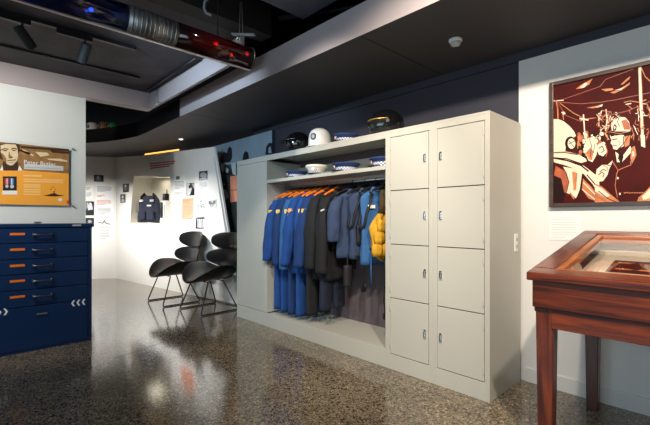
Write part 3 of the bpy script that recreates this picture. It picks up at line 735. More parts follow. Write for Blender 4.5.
def dome(t, m, rx, ry, rz_, front_el, side_el, name='shell', n=36, rows=14, zc=0.0):
    mb = MB(); rings = []
    for k in range(rows+1):
        ring_ = []
        for i in range(n):
            a = 2*PI*i/n
            fr = max(0, -math.sin(a))**1.5
            emin = side_el*(1-fr)+front_el*fr
            el = R(90)*(1-k/rows)+R(emin)*k/rows
            if k == 0: el = R(88)
            ring_.append((rx*math.cos(el)*math.cos(a), ry*math.cos(el)*math.sin(a), zc+rz_*math.sin(el)))
        rings.append(ring_)
    mb.loft(rings, cap=(True, False))
    o = mb.build(name, m, t, smooth=True)
    s = o.modifiers.new('th', 'SOLIDIFY'); s.thickness = .012; s.offset = -1
    return o
def helmet(x, y, z, rz, label, m, kind, s=1.0, trim=None):
    t = thing('helmet', label, 'helmet', (x, y, z), rz)
    lift = .085*s
    if kind == 'open':          # open-face motorcycle helmet
        dome(t, m, .12*s, .14*s, .125*s, 8, -42, zc=lift)
        rings = []
        for k in range(11):
            a = R(-155+13*k); q = math.sin(PI*k/10)
            i = Vector((.118*s*math.cos(a), .138*s*math.sin(a), lift+.03*s)); o_ = i+Vector((math.cos(a)*.05*q*s, math.sin(a)*.06*q*s, -.012*q))
            rings.append([i, o_, o_+Vector((0, 0, .004)), i+Vector((0, 0, .004))])
        MB().loft(rings).build('peak', M_BLACKG, t, smooth=True)
        pts = [(.122*s*math.cos(a), .142*s*math.sin(a), lift+.036*s) for a in [R(-180+15*k) for k in range(13)]]
        MB().tube(pts, .004*s, 8).build('trim_band', trim or M_CHROME, t, smooth=True)
        MB().lathe([(.016*s, -.004), (.016*s, .004)], n=14).build('snap', M_CHROME, t).location = (-.118*s, 0, lift-.02*s)
        MB().tube([(-.1*s, -.03, lift-.05*s), (-.03*s, -.07, .006), (.04*s, -.07, .006), (.1*s, -.03, lift-.05*s)], .007, 8, sx=.5).build('chin_strap', M_WEB, t, smooth=True)
        MB().loft([ring(.09*s, .1*s, z_, 0, 0, 24) for z_ in (.02, lift)], cap=(True, True)).build('lining', M_BLACK, t, smooth=True)
    elif kind == 'full':        # visored helmet
        dome(t, m, .125*s, .15*s, .13*s, -8, -44, zc=.09*s)
        rings = []
        for el in (10, -5, -22, -38):
            rings.append([(.13*s*math.cos(R(el))*math.cos(a), .156*s*math.cos(R(el))*math.sin(a), .09*s+.135*s*math.sin(R(el))) for a in [R(-170+10*k) for k in range(17)]])
        o = MB().loft(rings, cap=(False, False), closed=False).build('visor', mat('smoked_visor', srgb(24, 28, 30), .08, coat=.5), t, smooth=True)
        sm = o.modifiers.new('th', 'SOLIDIFY'); sm.thickness = .004
        for el, mm_ in ((14, trim or M_CHROME), (-40, M_BLACK)):
            MB().tube([(.131*s*math.cos(R(el))*math.cos(a), .157*s*math.cos(R(el))*math.sin(a), .09*s+.136*s*math.sin(R(el))) for a in [R(-175+10*k) for k in range(18)]], .005, 8).build('trim_band', mm_, t, smooth=True)
        for sx_ in (-1, 1):
            MB().tube([(sx_*.12*s, -.02, .1*s), (sx_*.14*s, -.02, .1*s)], .016*s, 14).build('pivot', M_BLACK, t)
        MB().loft([ring(.1*s, .115*s, z_, 0, 0, 24) for z_ in (.004, .05*s)], cap=(True, True)).build('lining', M_BLACK, t, smooth=True)
    else:                       # hard-shell helmet with narrow brim
        MB().lathe([(.108*s, .014), (.108*s, .05*s), (.106*s, .09*s), (.098*s, .135*s), (.08*s, .168*s), (.05*s, .188*s), (.015, .194*s)], n=32, sy=1.18).build('shell', m, t, smooth=True)
        MB().lathe([(.105*s, .01), (.128*s, .002), (.13*s, .006), (.107*s, .02)], n=32, sy=1.18).build('brim', m, t, smooth=True)
        bb = MB()
        bb.slab([(.03*s*math.cos(a), -.124*s, .095*s+.034*s*math.sin(a)) for a in [k*PI/8 for k in range(16)]], (0, -.006, 0), 0)
        bb.slab([(.017*s*math.cos(a), -.126*s, .095*s+.02*s*math.sin(a)) for a in [k*PI/4 for k in range(8)]], (0, -.006, 0), 1)
        bb.build('emblem', [M_DARKP, M_GREYP], t)
    return t
helmet(-3.13, 2.57, H+.001, R(-55), 'black open-face motorcycle helmet with chrome trim on top of wardrobe', M_BLACKG, 'open', 1.0)
helmet(-2.80, 2.57, H+.001, R(18), 'white hard helmet with a dark round emblem on top of wardrobe', M_HELW, 'hard', .98)
helmet(-2.02, 2.60, H+.001, R(-40), 'large black visored helmet with gold trim above the wardrobe and lockers joint', M_BLACKG, 'full', 1.0, M_GOLD)
# helmets on the ledge of the bulkhead, far left
helmet(-7.33, 1.66, 2.561, R(40), 'white helmet high on the dark bulkhead ledge beyond the partition', M_HELW, 'hard', .9)
helmet(-7.12, 1.79, 2.561, R(20), 'tan brown helmet on the bulkhead ledge between white and green ones', M_TAN, 'hard', .85)
helmet(-6.98, 1.88, 2.561, R(30), 'green helmet on the dark bulkhead ledge, smallest of the three there', M_GREEN, 'hard', .75)

# ================================================================== CHAIRS
def make_chair(x, y, rz, label):
    t = thing('lounge_chair', label, 'chair', (x, y, 0), rz, group='black lounge chairs by the far wall')
    def shell(name, f, thick, n=40, rows=9):
        mb = MB(); fr, bk_ = [], []
        for k in range(rows+1):
            r_ = max(.02, math.sin(R(90)*k/rows)); th = thick*math.sqrt(max(0, 1-r_**2.6))
            A, B = [], []
            for i in range(n):
                a = 2*PI*i/n; p, nr = f(r_, a)
                A.append(p+nr*(th+.006)); B.append(p-nr*(th*.7+.004))
            fr.append(A); bk_.append(B)
        mb.loft(list(fr)+list(reversed(bk_)), cap=(True, True))
        return mb.build(name, M_LEATHER, t, smooth=True)
    def seat_f(r_, a):
        x_ = .335*r_*se(math.cos(a), .85); y_ = -.03+.31*r_*se(math.sin(a), .85)
        z_ = .39+1.7*x_*x_ - (.34*(y_+.05)**2 if y_ < -.05 else -.5*(y_+.05)**2) + .05*(y_+.03)*-.6
        nx = Vector((-3.0*x_, .15, 1)).normalized()
        return Vector((x_, y_, z_)), nx
    shell('seat', seat_f, .028)
    def pad(zc, yc_, hw_, hh, bend, tilt):
        def f(r_, a):
            x_ = hw_*r_*se(math.cos(a), .8); v_ = hh*r_*se(math.sin(a), .8)
            v2_ = v_ + .12*hh*(x_/hw_)**2
            y_ = yc_ - bend*x_*x_ + v2_*tilt
            nr = Vector((2*bend*x_, -1, tilt)).normalized()
            return Vector((x_, y_, zc+v2_)), nr*1.0
        return f
    shell('lumbar_pad', pad(.635, .25, .38, .115, .8, .2), .028)
    shell('head_pad', pad(.855, .295, .355, .118, .8, .16), .028)
    for s in (-1, 1):
        MB().tube([(s*.08, .12, .385), (s*.09, .235, .41), (s*.09, .25, .55), (s*.085, .28, .7), (s*.08, .315, .88)], .009, 8).build('back_support', M_FRAMEB, t, smooth=True)
        MB().tube([(s*.2, -.16, .385), (s*.27, -.285, .03), (s*.275, -.285, .012), (s*.275, -.27, .0095), (s*.275, .2, .0095), (s*.275, .215, .012), (s*.265, .205, .04), (s*.17, .06, .38)], .0085, 8).build('leg', M_FRAMEB, t, smooth=True)
        MB().box(s*.275-.012, s*.275+.012, -.2, -.17, 0, .004).build('glide', M_BLACK, t)
    MB().tube([(-.2, -.16, .38), (.2, -.16, .38)], .008, 8).build('cross_bar', M_FRAMEB, t, smooth=True)
    MB().tube([(-.17, .06, .375), (.17, .06, .375)], .008, 8).build('cross_bar', M_FRAMEB, t, smooth=True)
    return t
make_chair(-5.45, 2.27, R(0), 'black sculpted leather lounge chair under the salmon and photo panels, nearer the niche')
make_chair(-4.66, 2.40, R(2), 'black sculpted leather lounge chair partly hidden behind the wardrobe end')

# ================================================================== FAR WALL GRAPHICS
def board(name, label, cat, fn, n_, quad, m, off=.001, th=.005, group=None, deco=None, extra=()):
    """a thin printed board; deco(mb, f) adds the print on its face"""
    pts = [fn(u, v, off) for u, v in quad]
    ctr = sum(pts, Vector())/len(pts)
    mb = MB(); mb.slab(pts, n_*th, 0)
    if deco: deco(mb, lambda u, v, o_=0: fn(u, v, 0)+n_*(off+th+.0006+o_))
    o = mb.build(name, [m]+list(extra), None, ctr)
    o.location = ctr
    return tag(o, label, cat, group)
def bars(mb, f, quad, nl, m, fill=.55, seed=1):
    (a, b, c, d) = [Vector(q) for q in quad]; rr = random.Random(seed)
    for k in range(nl):
        y0_, y1_ = (k+.5-fill/2)/nl, (k+.5+fill/2)/nl
        L = a.lerp(d, y0_); L2 = a.lerp(d, y1_); Rr = b.lerp(c, y0_); R2 = b.lerp(c, y1_)
        e = 1 if k < nl-1 else .6
        e *= .86+.14*rr.random()
        mb.poly([f(*L), f(*L.lerp(Rr, e)), f(*L2.lerp(R2, e)), f(*L2)], m)
def q4(u0, v0, u1, v1, sl=0, sl2=None):
    sl2 = sl if sl2 is None else sl2
    return [(u0, v0), (u1, v0+sl), (u1, v1+sl2), (u0, v1)]
GR = (M_GREYP, M_MGREYP, M_DARKP, M_LGREYP, M_REDP, M_WHITEP)
# red heading lettering (too small to read in the photograph: short word bars)
def redhead(mb, f):
    for k, (ua, ub, va, vb) in enumerate(((150, 175.5, 163.9, 161.2), (150.2, 175.3, 166.1, 163.3), (150.4, 170, 168.3, 165.9))):
        u = ua; rr = random.Random(k)
        while u < ub-1:
            w_ = min(ub-u, 2.5+rr.random()*3.5)
            s0 = (u-ua)/(ub-ua); s1 = (u+w_-ua)/(ub-ua)
            stroke(mb, f, [(u, va+(vb-va)*s0), (u+w_, va+(vb-va)*s1)], 1.2, 0, 0)
            u += w_+.7
mb = MB(); redhead(mb, lambda u, v, o_=0: onB(u, v, .002))
ctr = onB(163, 165); o = mb.build('heading_lettering', [M_REDP], None, ctr); o.location = ctr
tag(o, 'faint red three-line heading lettering high on the far wall above niche', 'lettering')
# raised white panel with the slanted edge
wp = [onB(196.4, 158.7, 0), onB(215.2, 157.2, 0), BR.copy()+DB*-.015, onB(197, 297, 0)]
wp[2].z = .02; wp[3].z = .02
mb = MB().slab([p+NB*.001 for p in wp], NB*.034)
o = mb.build('display_board', M_WHITE, None, wp[3], bevel=.002); o.location = wp[3]
tag(o, 'tall raised white display panel with slanted edge behind the lounge chairs', 'display panel')
def onW(u, v, off=0): return onB(u, v, off)     # far wall face
WP = Plane(PB0+NB*.035, NB)
def onR(u, v, off=0): return WP.P(u, v, off)    # raised panel face
z6 = lambda pts: zp(155, 150, 5.31, pts)
def ph_cap(mb, f):
    flat(mb, f, z6([(240, 140), (245, 122), (262, 118), (277, 128), (275, 148), (255, 150)]), 1, 0)
    flat(mb, f, z6([(238, 150), (278, 150), (278, 158), (238, 158)]), 4, .0002)
board('photograph', 'dark photograph of a peaked cap at the top of the raised white panel', 'photograph', onR, NB, z6([(236, 114), (280, 110), (279, 158), (235, 161)]), M_DARKP, deco=ph_cap, extra=GR)
def tb1(mb, f): bars(mb, f, z6([(236, 172), (282, 170), (282, 205), (236, 207)]), 5, 1, .4)
board('text_panel', 'small grey text block under the cap photograph on the raised panel', 'text panel', onR, NB, z6([(233, 168), (285, 166), (285, 209), (233, 211)]), M_WHITEP, th=.002, deco=tb1, extra=GR)
def ph_coins(mb, f):
    for x, y, r_ in ((246, 270, 1.6), (236, 292, 1.7), (256, 296, 1.9), (228, 304, 1.0), (246, 304, 1.1), (264, 304, .9)):
        u, v = 155+x/5.31, 150+y/5.31
        blob(mb, f, u, v, r_, r_*1.05, 2, 0, 8); blob(mb, f, u, v, r_*.55, r_*.55, 4, .0002, 7)
board('photograph', 'pale photograph of small grey medals below the text on raised panel', 'photograph', onR, NB, z6([(222, 258), (270, 255), (270, 312), (222, 314)]), M_WHITEP, deco=ph_coins, extra=GR)
def ph_leaf(mb, f):
    flat(mb, f, z6([(286, 272), (325, 268), (322, 285), (300, 295), (288, 288)]), 2, 0)
    flat(mb, f, z6([(292, 290), (318, 286), (310, 300), (294, 304)]), 1, .0002)
    flat(mb, f, z6([(298, 272), (312, 270), (308, 282)]), 4, .0003)
board('photograph', 'light grey landscape photograph nearest the slanted panel edge', 'photograph', onR, NB, z6([(284, 264), (328, 260), (327, 304), (284, 307)]), M_LGREYP, deco=ph_leaf, extra=GR)
def ph_group(mb, f):
    for k in range(4):
        x = 226+k*10
        flat(mb, f, z6([(x, 412), (x+1, 375), (x+5, 366), (x+8, 375), (x+9, 412)]), 1+(k % 2)*3, .0001*k)
        blob(mb, f, 155+(x+4)/5.31, 150+370/5.31, .8, 1.0, 4, .0006, 7)
board('photograph', 'dark photograph of standing people low on the raised panel above the chairs', 'photograph', onR, NB, z6([(220, 358), (264, 356), (262, 416), (216, 418)]), M_DARKP, deco=ph_group, extra=GR)
def ph_bw(mb, f):
    flat(mb, f, z6([(172, 178), (186, 178), (198, 205), (188, 238), (172, 240)]), 4, 0)
    flat(mb, f, z6([(180, 188), (192, 186), (194, 200), (182, 206)]), 3, .0002)
    flat(mb, f, z6([(196, 178), (212, 178), (212, 206), (204, 200)]), 1, .0001)
board('photograph', 'black and white photograph above and right of the salmon panel', 'photograph', onW, NB, z6([(170, 177), (214, 174), (213, 240), (169, 242)]), M_DARKP, deco=ph_bw, extra=GR)
def tb2(mb, f):
    flat(mb, f, z6([(112, 140), (132, 137), (132, 156), (112, 158)]), 2, 0)
    bars(mb, f, z6([(106, 165), (160, 163), (160, 206), (106, 208)]), 6, 1, .45, 3)
    bars(mb, f, z6([(106, 222), (155, 220), (155, 240), (106, 242)]), 3, 1, .45, 4)
board('text_panel', 'pale text panel with small grey heading just right of the lit niche', 'text panel', onW, NB, z6([(103, 134), (163, 130), (163, 245), (103, 248)]), M_WHITEP, th=.002, deco=tb2, extra=GR)
def tb3(mb, f):
    bars(mb, f, z6([(150, 262), (200, 260), (199, 280), (149, 282)]), 2, 1, .3, 3)
    bars(mb, f, z6([(150, 296), (200, 294), (199, 355), (148, 358)]), 8, 1, .22, 5)
board('caption_panel', 'salmon pink caption panel on the white far wall right of the niche', 'caption panel', onW, NB, z6([(147, 258), (206, 254), (203, 364), (141, 367)]), M_SALMON, deco=tb3, extra=[mat('salmon_text_print', srgb(226, 120, 96))])
# labels under the niche
def tb4(mb, f):
    bars(mb, f, [(128, 228), (142, 227.5), (142, 233), (128, 233.5)], 4, 1, .4, 2)
    bars(mb, f, [(148, 227.5), (159, 227), (159, 232), (148, 232.5)], 4, 1, .4, 3)
board('text_panel', 'long pale label strip below the niche with two tiny text blocks', 'text panel', onW, NB, [(125, 226), (162, 225.5), (162, 234.5), (125, 235)], M_WHITEP, th=.002, deco=tb4, extra=[M_LGREYP])
# two little photos at the corner
def dphoto(seed):
    def d(mb, f):
        rr = random.Random(seed)
        return None
    return d
def ph_a(mb, f): flat(mb, f, [(124, 184.5), (127, 184.3), (127, 190), (125, 190)], 2, 0); blob(mb, f, 126, 186, .9, 1.2, 4, .0002, 8)
board('photograph', 'dark small photograph, upper of two beside the wall corner left of niche', 'photograph', onB, NB, [(123, 184), (129, 183.5), (129, 192), (123.2, 192.5)], M_DARKP, deco=ph_a, extra=GR)
def ph_b(mb, f): blob(mb, f, 123, 197, 1, 1.4, 4, 0, 8); flat(mb, f, [(121.5, 202), (122, 199), (124.5, 199), (125, 202)], 1, .0002)
board('photograph', 'dark small photograph, lower of two beside the wall corner left of niche', 'photograph', onB, NB, [(120.5, 194.5), (125.5, 194), (125.5, 202.5), (120.7, 203)], M_DARKP, deco=ph_b, extra=GR)
# far left wall
z8 = lambda pts: zp(80, 170, 6.08, pts)
def ph_c(mb, f):
    flat(mb, f, z8([(95, 40), (112, 34), (128, 40), (128, 64), (98, 64)]), 2, 0); flat(mb, f, z8([(104, 40), (116, 40), (112, 56)]), 4, .0003)
board('photograph', 'wide dark photograph above the text panel on the far left wall', 'photograph', onA, NA, z8([(85, 30), (144, 32), (144, 72), (86, 70)]), M_DARKP, deco=ph_c, extra=GR)
def tb5(mb, f):
    bars(mb, f, z8([(104, 96), (196, 100), (196, 134), (104, 132)]), 6, 1, .5, 1)
    bars(mb, f, z8([(104, 152), (150, 152), (150, 164), (104, 164)]), 2, 5, .4, 2)
    bars(mb, f, z8([(104, 182), (196, 184), (196, 212), (104, 212)]), 4, 5, .4, 3)
    bars(mb, f, z8([(106, 228), (196, 228), (196, 268), (106, 268)]), 5, 1, .5, 4)
    bars(mb, f, z8([(106, 278), (190, 278), (190, 290), (106, 290)]), 2, 1, .5, 5)
    stroke(mb, f, z8([(110, 318), (140, 324), (148, 305), (156, 322), (182, 330)]), .9, 3, 0)
    bars(mb, f, z8([(112, 345), (186, 345), (186, 420), (112, 420)]), 8, 1, .4, 6)
board('text_panel', 'tall text panel with red lines and a line drawing on the far left wall', 'text panel', onA, NA, z8([(96, 88), (204, 92), (204, 434), (96, 432)]), M_WHITEP, th=.003, deco=tb5, extra=GR)
def ph_d(mb, f):
    flat(mb, f, z8([(48, 215), (62, 195), (72, 205), (80, 240), (50, 245)]), 4, 0); flat(mb, f, z8([(40, 200), (52, 192), (50, 225), (40, 235)]), 1, .0002)
board('photograph', 'tall grey photograph beside the partition edge, above a smaller dark one', 'photograph', onA, NA, z8([(36, 190), (86, 191), (86, 276), (36, 276)]), M_DARKP, deco=ph_d, extra=GR)
def ph_e(mb, f): flat(mb, f, z8([(48, 310), (60, 302), (72, 312), (70, 320), (50, 322)]), 1, 0)
board('photograph', 'small dark photograph lowest beside the partition edge, over the blue cabinet', 'photograph', onA, NA, z8([(36, 290), (86, 291), (86, 346), (36, 346)]), M_DARKP, deco=ph_e, extra=GR)
def tb6(mb, f):
    bars(mb, f, z8([(38, 104), (66, 104), (66, 122), (38, 122)]), 2, 2, .4, 6)
    bars(mb, f, z8([(38, 136), (74, 136), (74, 164), (38, 164)]), 5, 1, .5, 7)
board('text_panel', 'small text block beside the partition edge, above the tall grey photograph', 'text panel', onA, NA, z8([(34, 98), (78, 99), (78, 170), (34, 170)]), M_WHITEP, th=.002, deco=tb6, extra=GR)
# salmon captions on the mural
def tb7(mb, f): bars(mb, f, [(231.8, 178), (235.5, 177.5), (235.5, 180.5), (231.8, 181)], 2, 1, .3, 3)
sx = mat('salmon_text_print', (1, 1, 1))
board('caption_panel', 'salmon caption on the dark mural, upper of two beside the wardrobe', 'caption panel', onM, Vector((0, -1, 0)), [(230.9, 176.5), (239, 175), (239, 189.3), (230.9, 190)], M_SALMON, off=.0035, th=.006, deco=tb7, extra=[sx])
board('caption_panel', 'salmon caption on the dark mural, lower of two beside the wardrobe', 'caption panel', onM, Vector((0, -1, 0)), [(230.8, 190.6), (239, 190), (239, 201.3), (230.6, 202.5)], M_SALMON, off=.0035, th=.006, extra=[sx])
# LED strip on top of the far wall
a, b = onB(144.5, 155.0, -.012), onB(178.5, 150.4, -.012)
mb = MB().slab([a, b, b+Vector((0, 0, .022)), a+Vector((0, 0, .022))], NB*.008)
o = mb.build('light_strip', M_LED, None, a); o.location = a
tag(o, 'thin glowing amber light strip along the top of the far wall', 'light strip')
# niche content
NBack = .34
def niche(u, v, dep): return WB.P(u, v, 0) - NB*dep
bb_ = h[3].lerp(h[2], .5); floor_z = h[3].z
def nloc(s, dep, z=0): 
    p = h[3].lerp(h[2], s); p = p-NB*dep; return Vector((p.x, p.y, max(h[3].z, h[2].z)+.002+z))
ang = math.atan2(DB.y, DB.x)
def nxy(u, dep, z=0):
    p = Plane(PB0-NB*dep, NB).P(u, 200); return Vector((p.x, p.y, max(h[3].z, h[2].z)+.002+z))
p = nxy(149.5, .16)
vt = thing('body_vest', 'dark navy body vest with pale label displayed in the lit wall niche', 'vest', p, ang+R(24)); vt.scale = (1.12, 1, 1)
lv = [(0, .165, .06), (.08, .19, .07), (.22, .195, .075), (.34, .19, .07), (.41, .175, .065), (.46, .15, .05), (.48, .09, .04)]
MB().loft([ring(a_, b_, z, 1, .004, 36) for z, a_, b_ in lv]).build('torso', mat('navy_vest_cloth', srgb(26, 33, 52), .8, var=.2, scale=12, bump=.2, bscale=40), vt, smooth=True)
for s in (-1, 1):
    MB().tube([(s*.12, -.04, .4), (s*.11, -.055, .46), (s*.09, -.02, .51), (s*.1, .04, .46)], .03, 8, sx=.5).build('shoulder_strap', M_WEB, vt, smooth=True)
    MB().box(s*.1-.03, s*.1+.03, -.09, -.06, .37, .41).build('epaulette_label', M_LGREYP, vt, bevel=.003)
    MB().loft([ring(.065, .03, z, 0, 0, 16, s*.08, -.075) for z in (.05, .06, .19, .2)]).build('pouch', mat('navy_pouch_cloth', srgb(20, 28, 50), .8), vt, smooth=True)
MB().box(.01, .09, -.085, -.076, .29, .315).build('name_tape', M_WHITEP, vt)
p = nxy(140.5, .09); pz = thing('pouch_pair', 'black leather pouches standing at the left end of the niche', 'pouches', p, ang)
for dx, hh in ((-.035, .2), (.05, .14)):
    MB().loft([ring(.042, .03, z, 1, .003, 16, dx, 0) for z in (0, .02, hh*.7, hh)]).build('pouch', M_WEB, pz, smooth=True)
p = nxy(165.5, .2); wb = thing('white_box', 'white upright box with a black baton fixed on it in niche', 'box', p, ang)
MB().box(-.085, .085, -.05, .05, 0, .38).build('body', M_WHITEP, wb, bevel=.004)
MB().tube([(-.01, -.068, .08), (-.01, -.068, .35)], .018, 10).build('baton', M_BLACK, wb, smooth=True)
MB().box(.045, .07, -.06, -.0505, .1, .3).build('label', M_GREYP, wb)
p = nxy(166, .2, .381); rd = thing('black_radio', 'black hand radio lying on top of the white niche box', 'radio', p, ang)
MB().box(-.06, .05, -.035, .035, 0, .12).build('body', M_BLACK, rd, bevel=.012)
MB().tube([(.03, 0, .12), (.03, 0, .19)], .009, 8).build('aerial', M_BLACK, rd)
MB().box(-.045, .02, -.0385, -.0352, .06, .105).build('screen', M_MGREYP, rd)

# ================================================================== PRINT ON THE RIGHT WALL
AY = BY-.02-.03                                     # picture plane
AP = Plane((0, AY, 0), (0, -1, 0))
def onK(u, v, off=0): return AP.P(u, v, off)
ax0 = onK(551.4, 150).x; ax1 = .36
az1 = onK(549.5, 83.3).z; az0 = onK(549.5, 207.4).z
al = ((ax0+ax1)/2, AY, az0)
ar = thing('framed_print', 'large framed maroon and cream print of a helmeted officer on the white wall', 'picture', al)
fx0 = onK(549.5, 150).x
fb = MB(); th = .026
yA, yB = BY-.0215, AY-.012
for (xa, xb, za, zb2) in ((fx0, fx0+th, az0, az1), (ax1, ax1+th, az0, az1), (fx0+th, ax1, az0, az0+th), (fx0+th, ax1, az1-th, az1)):
    fb.box(xa, xb, yB, yA, za, zb2)
fb.build('frame', M_FRWOOD, ar, al, bevel=.003)
mb = MB()
mb.slab([(fx0+th, AY+.004, az0+th), (ax1, AY+.004, az0+th), (ax1, AY+.004, az1-th), (fx0+th, AY+.004, az1-th)], (0, -.004, 0), 0)
zA = lambda p: zp(545, 60, 5.667, p)
zB = lambda p: zp(595, 60, 5.667, p)
zC = lambda p: zp(545, 135, 5.52, p)
zD = lambda p: zp(595, 135, 5.52, p)
e = .0006
K = lambda pts, m, o_=0: flat(mb, onK, pts, m, e+o_)
S = lambda pts, w_, m, o_=0: stroke(mb, onK, pts, w_, m, e+o_)
DK, CR, TN, OR, DU = 1, 2, 3, 4, 5
# wires and sky streaks
S(zA([(60, 238), (312, 150)])+zB([(60, 110), (220, 50)]), .7, DU); S(zA([(60, 238), (200, 248), (312, 240)])+zB([(120, 225), (312, 185)]), .8, DU)
S(zB([(0, 330), (180, 290), (312, 235)]), .8, DU); S(zA([(85, 245), (160, 300), (230, 335), (312, 325)]), .8, TN); S(zA([(70, 240), (120, 315), (195, 345)]), .8, DU)
S(zB([(262, 45), (285, 95), (312, 120)]), 1.0, TN)
K(zA([(175, 165), (205, 140), (240, 122), (270, 105), (250, 140), (215, 160)]), TN, .0002); K(zA([(195, 160), (225, 130), (245, 130), (225, 155)]), CR, .0003)
K(zA([(235, 270), (280, 262), (312, 258), (312, 268), (270, 274)]), TN, .0002)
K(zB([(35, 165), (100, 160), (105, 170), (60, 178)]), TN, .0002); K(zB([(85, 185), (140, 165), (200, 125), (195, 140), (150, 172), (110, 190)]), TN, .0002); K(zB([(145, 140), (175, 110), (200, 92), (195, 108), (160, 138)]), TN, .0002)
K(zB([(0, 265), (45, 250), (40, 262), (15, 272)]), CR, .0002); K(zB([(110, 172), (150, 160), (170, 150), (150, 168)]), CR, .0003)
# left telegraph pole, crosses
S(zA([(45, 232), (105, 228)]), .9, CR, .0003); S(zA([(62, 230), (72, 270), (74, 335)]), 1.3, TN, .0003); S(zA([(100, 300), (106, 340)]), .9, TN, .0003)
K(zA([(92, 296), (108, 292), (118, 304), (104, 312)]), CR, .0003)
S(zA([(218, 310), (226, 425)]), 1.3, CR, .0003); S(zA([(198, 332), (245, 340)]), 1.5, CR, .0004); S(zA([(200, 345), (240, 335)]), 1.1, TN, .0003)
# cream dome at the left
K(zA([(46, 335), (78, 336), (110, 350), (140, 375), (165, 405), (176, 430)])+zC([(118, 40), (112, 90), (44, 92)]), CR, .0004)
# big pole at the right
K(zB([(246, 40), (262, 36), (268, 200), (278, 425), (262, 425), (250, 200)]), CR, .0006); S(zB([(262, 60), (270, 240), (277, 425)]), .6, OR, .0007)
K(zD([(250, 0), (275, 0), (278, 70), (255, 62)]), CR, .0006)
S(zB([(165, 240), (200, 232), (250, 240), (290, 225)]), 1.0, TN, .0005); S(zB([(175, 252), (205, 246)]), 1.0, CR, .0005)
# tangle of poles and bicycles mid picture
rr = random.Random(11)
for k in range(46):
    u = 598+rr.random()*18; v = 112+rr.random()*24
    S([(u, v), (u+rr.uniform(-4, 4), v+rr.uniform(-5, 5)), (u+rr.uniform(-4, 4), v+rr.uniform(0, 6))], .55, rr.choice((CR, TN, TN)), .0005+k*.00001)
for k in range(40):
    u = 630+rr.random()*24; v = 102+rr.random()*36
    S([(u, v), (u+rr.uniform(-3, 3), v+rr.uniform(-5, 5)), (u+rr.uniform(-3, 3), v+rr.uniform(0, 6))], .7, rr.choice((CR, TN, OR)), .0005+k*.00001)
S(zB([(62, 280), (70, 330), (60, 400)]), 1.0, CR, .0008); S(zB([(40, 285), (85, 295)]), .8, TN, .0008)
# crowd
for k in range(60):
    u = 577+rr.random()*28; v = 133+rr.random()*23; a_ = rr.uniform(.9, 1.9)
    K([(u-1.1*a_, v-1.2*a_), (u+.2, v-1.9*a_), (u+1.2*a_, v-.8*a_), (u+1.1*a_, v+1.5*a_), (u-.8*a_, v+1.9*a_)], rr.choice((TN, CR, CR, OR, DK, DK)), .0007+k*.000003)
K(zC([(215, 60), (235, 20), (262, 12), (275, 40), (290, 55), (285, 110), (262, 150), (240, 140), (222, 95)]), CR, .0009)
K(zC([(225, 100), (250, 70), (268, 90), (260, 140), (244, 136)]), TN, .001); S(zC([(245, 20), (258, 60), (250, 120)]), .6, DK, .0011); S(zC([(275, 50), (268, 100)]), .5, DK, .0011)
# wheel
blob(mb, onK, 570.6, 143.4, 5.6, 7.0, DK, e+.0008, 18); blob(mb, onK, 571.6, 143.6, 3.9, 5.2, CR, e+.0009, 16)
S([(568.5, 144), (575, 141)], .6, DK, .001); S([(569, 141), (574, 147)], .6, DK, .001)
K(zC([(165, 60), (200, 40), (220, 70), (215, 120), (185, 105)]), DK, .0007)
# car fender sweeps
K(zC([(44, 92), (120, 92), (180, 105), (225, 130), (232, 145), (200, 155), (120, 128), (44, 122)]), CR, .001)
S(zC([(44, 98), (110, 97), (180, 108)]), 1.0, DK, .0012); S(zC([(44, 126), (120, 140), (200, 168), (240, 200)]), 1.6, DK, .0012)
K(zC([(44, 126), (120, 134), (215, 170), (300, 235), (300, 330), (262, 270), (200, 200), (120, 170), (50, 150)]), CR, .001)
K(zC([(100, 175), (160, 185), (212, 205), (200, 260), (188, 320), (170, 350), (150, 330), (120, 320), (135, 260), (120, 210)]), CR, .0013)
K(zC([(60, 170), (110, 200), (130, 260), (116, 320), (70, 300), (44, 250)]), OR, .0008); K(zC([(44, 220), (90, 240), (110, 330), (100, 375), (44, 370)]), DK, .0009)
K(zC([(150, 200), (180, 210), (172, 300), (158, 310)]), TN, .0014)
S(zC([(208, 215), (196, 300), (176, 352)]), 1.2, DK, .0015)
K(zC([(210, 240), (260, 290), (300, 345), (300, 372), (240, 350), (205, 300)]), TN, .001); S(zC([(212, 262), (300, 352)]), 1.1, CR, .0012); S(zC([(206, 300), (290, 368)]), .9, CR, .0012)
S(zC([(232, 220), (300, 300)]), 1.1, DK, .0015); S(zC([(140, 320), (160, 352)]), 1.4, TN, .0015)
# officer: coat, shirt, tie
K(zD([(60, 130), (118, 90), (200, 85), (262, 130), (304, 150), (330, 160), (330, 260), (270, 330), (235, 372), (160, 378), (110, 340), (70, 290), (85, 220)]), 0, .0016)
K(zD([(112, 92), (150, 120), (195, 60), (206, 90), (150, 150), (122, 150)]), CR, .0018); K(zD([(132, 100), (150, 96), (158, 120), (146, 165), (128, 130)]), DK, .0019)
S(zD([(100, 150), (128, 195), (120, 215)]), .7, TN, .0019); S(zD([(128, 195), (165, 178), (200, 165), (195, 145)]), .7, TN, .0019); S(zD([(120, 215), (112, 280), (124, 345)]), .7, TN, .0019)
K(zD([(200, 70), (220, 60), (230, 110), (205, 160), (196, 130)]), TN, .0018); K(zD([(206, 90), (216, 90), (218, 115), (208, 120)]), CR, .0019)
blob(mb, onK, 595+126/5.52, 135+238/5.52, 1.0, 1.2, CR, e+.002, 8); blob(mb, onK, 595+138/5.52, 135+325/5.52, 1.0, 1.2, CR, e+.002, 8)
for x in range(160, 280, 14): S(zD([(x, 318+(x % 3)), (x+9, 320-(x % 4))]), .9, TN, .002)
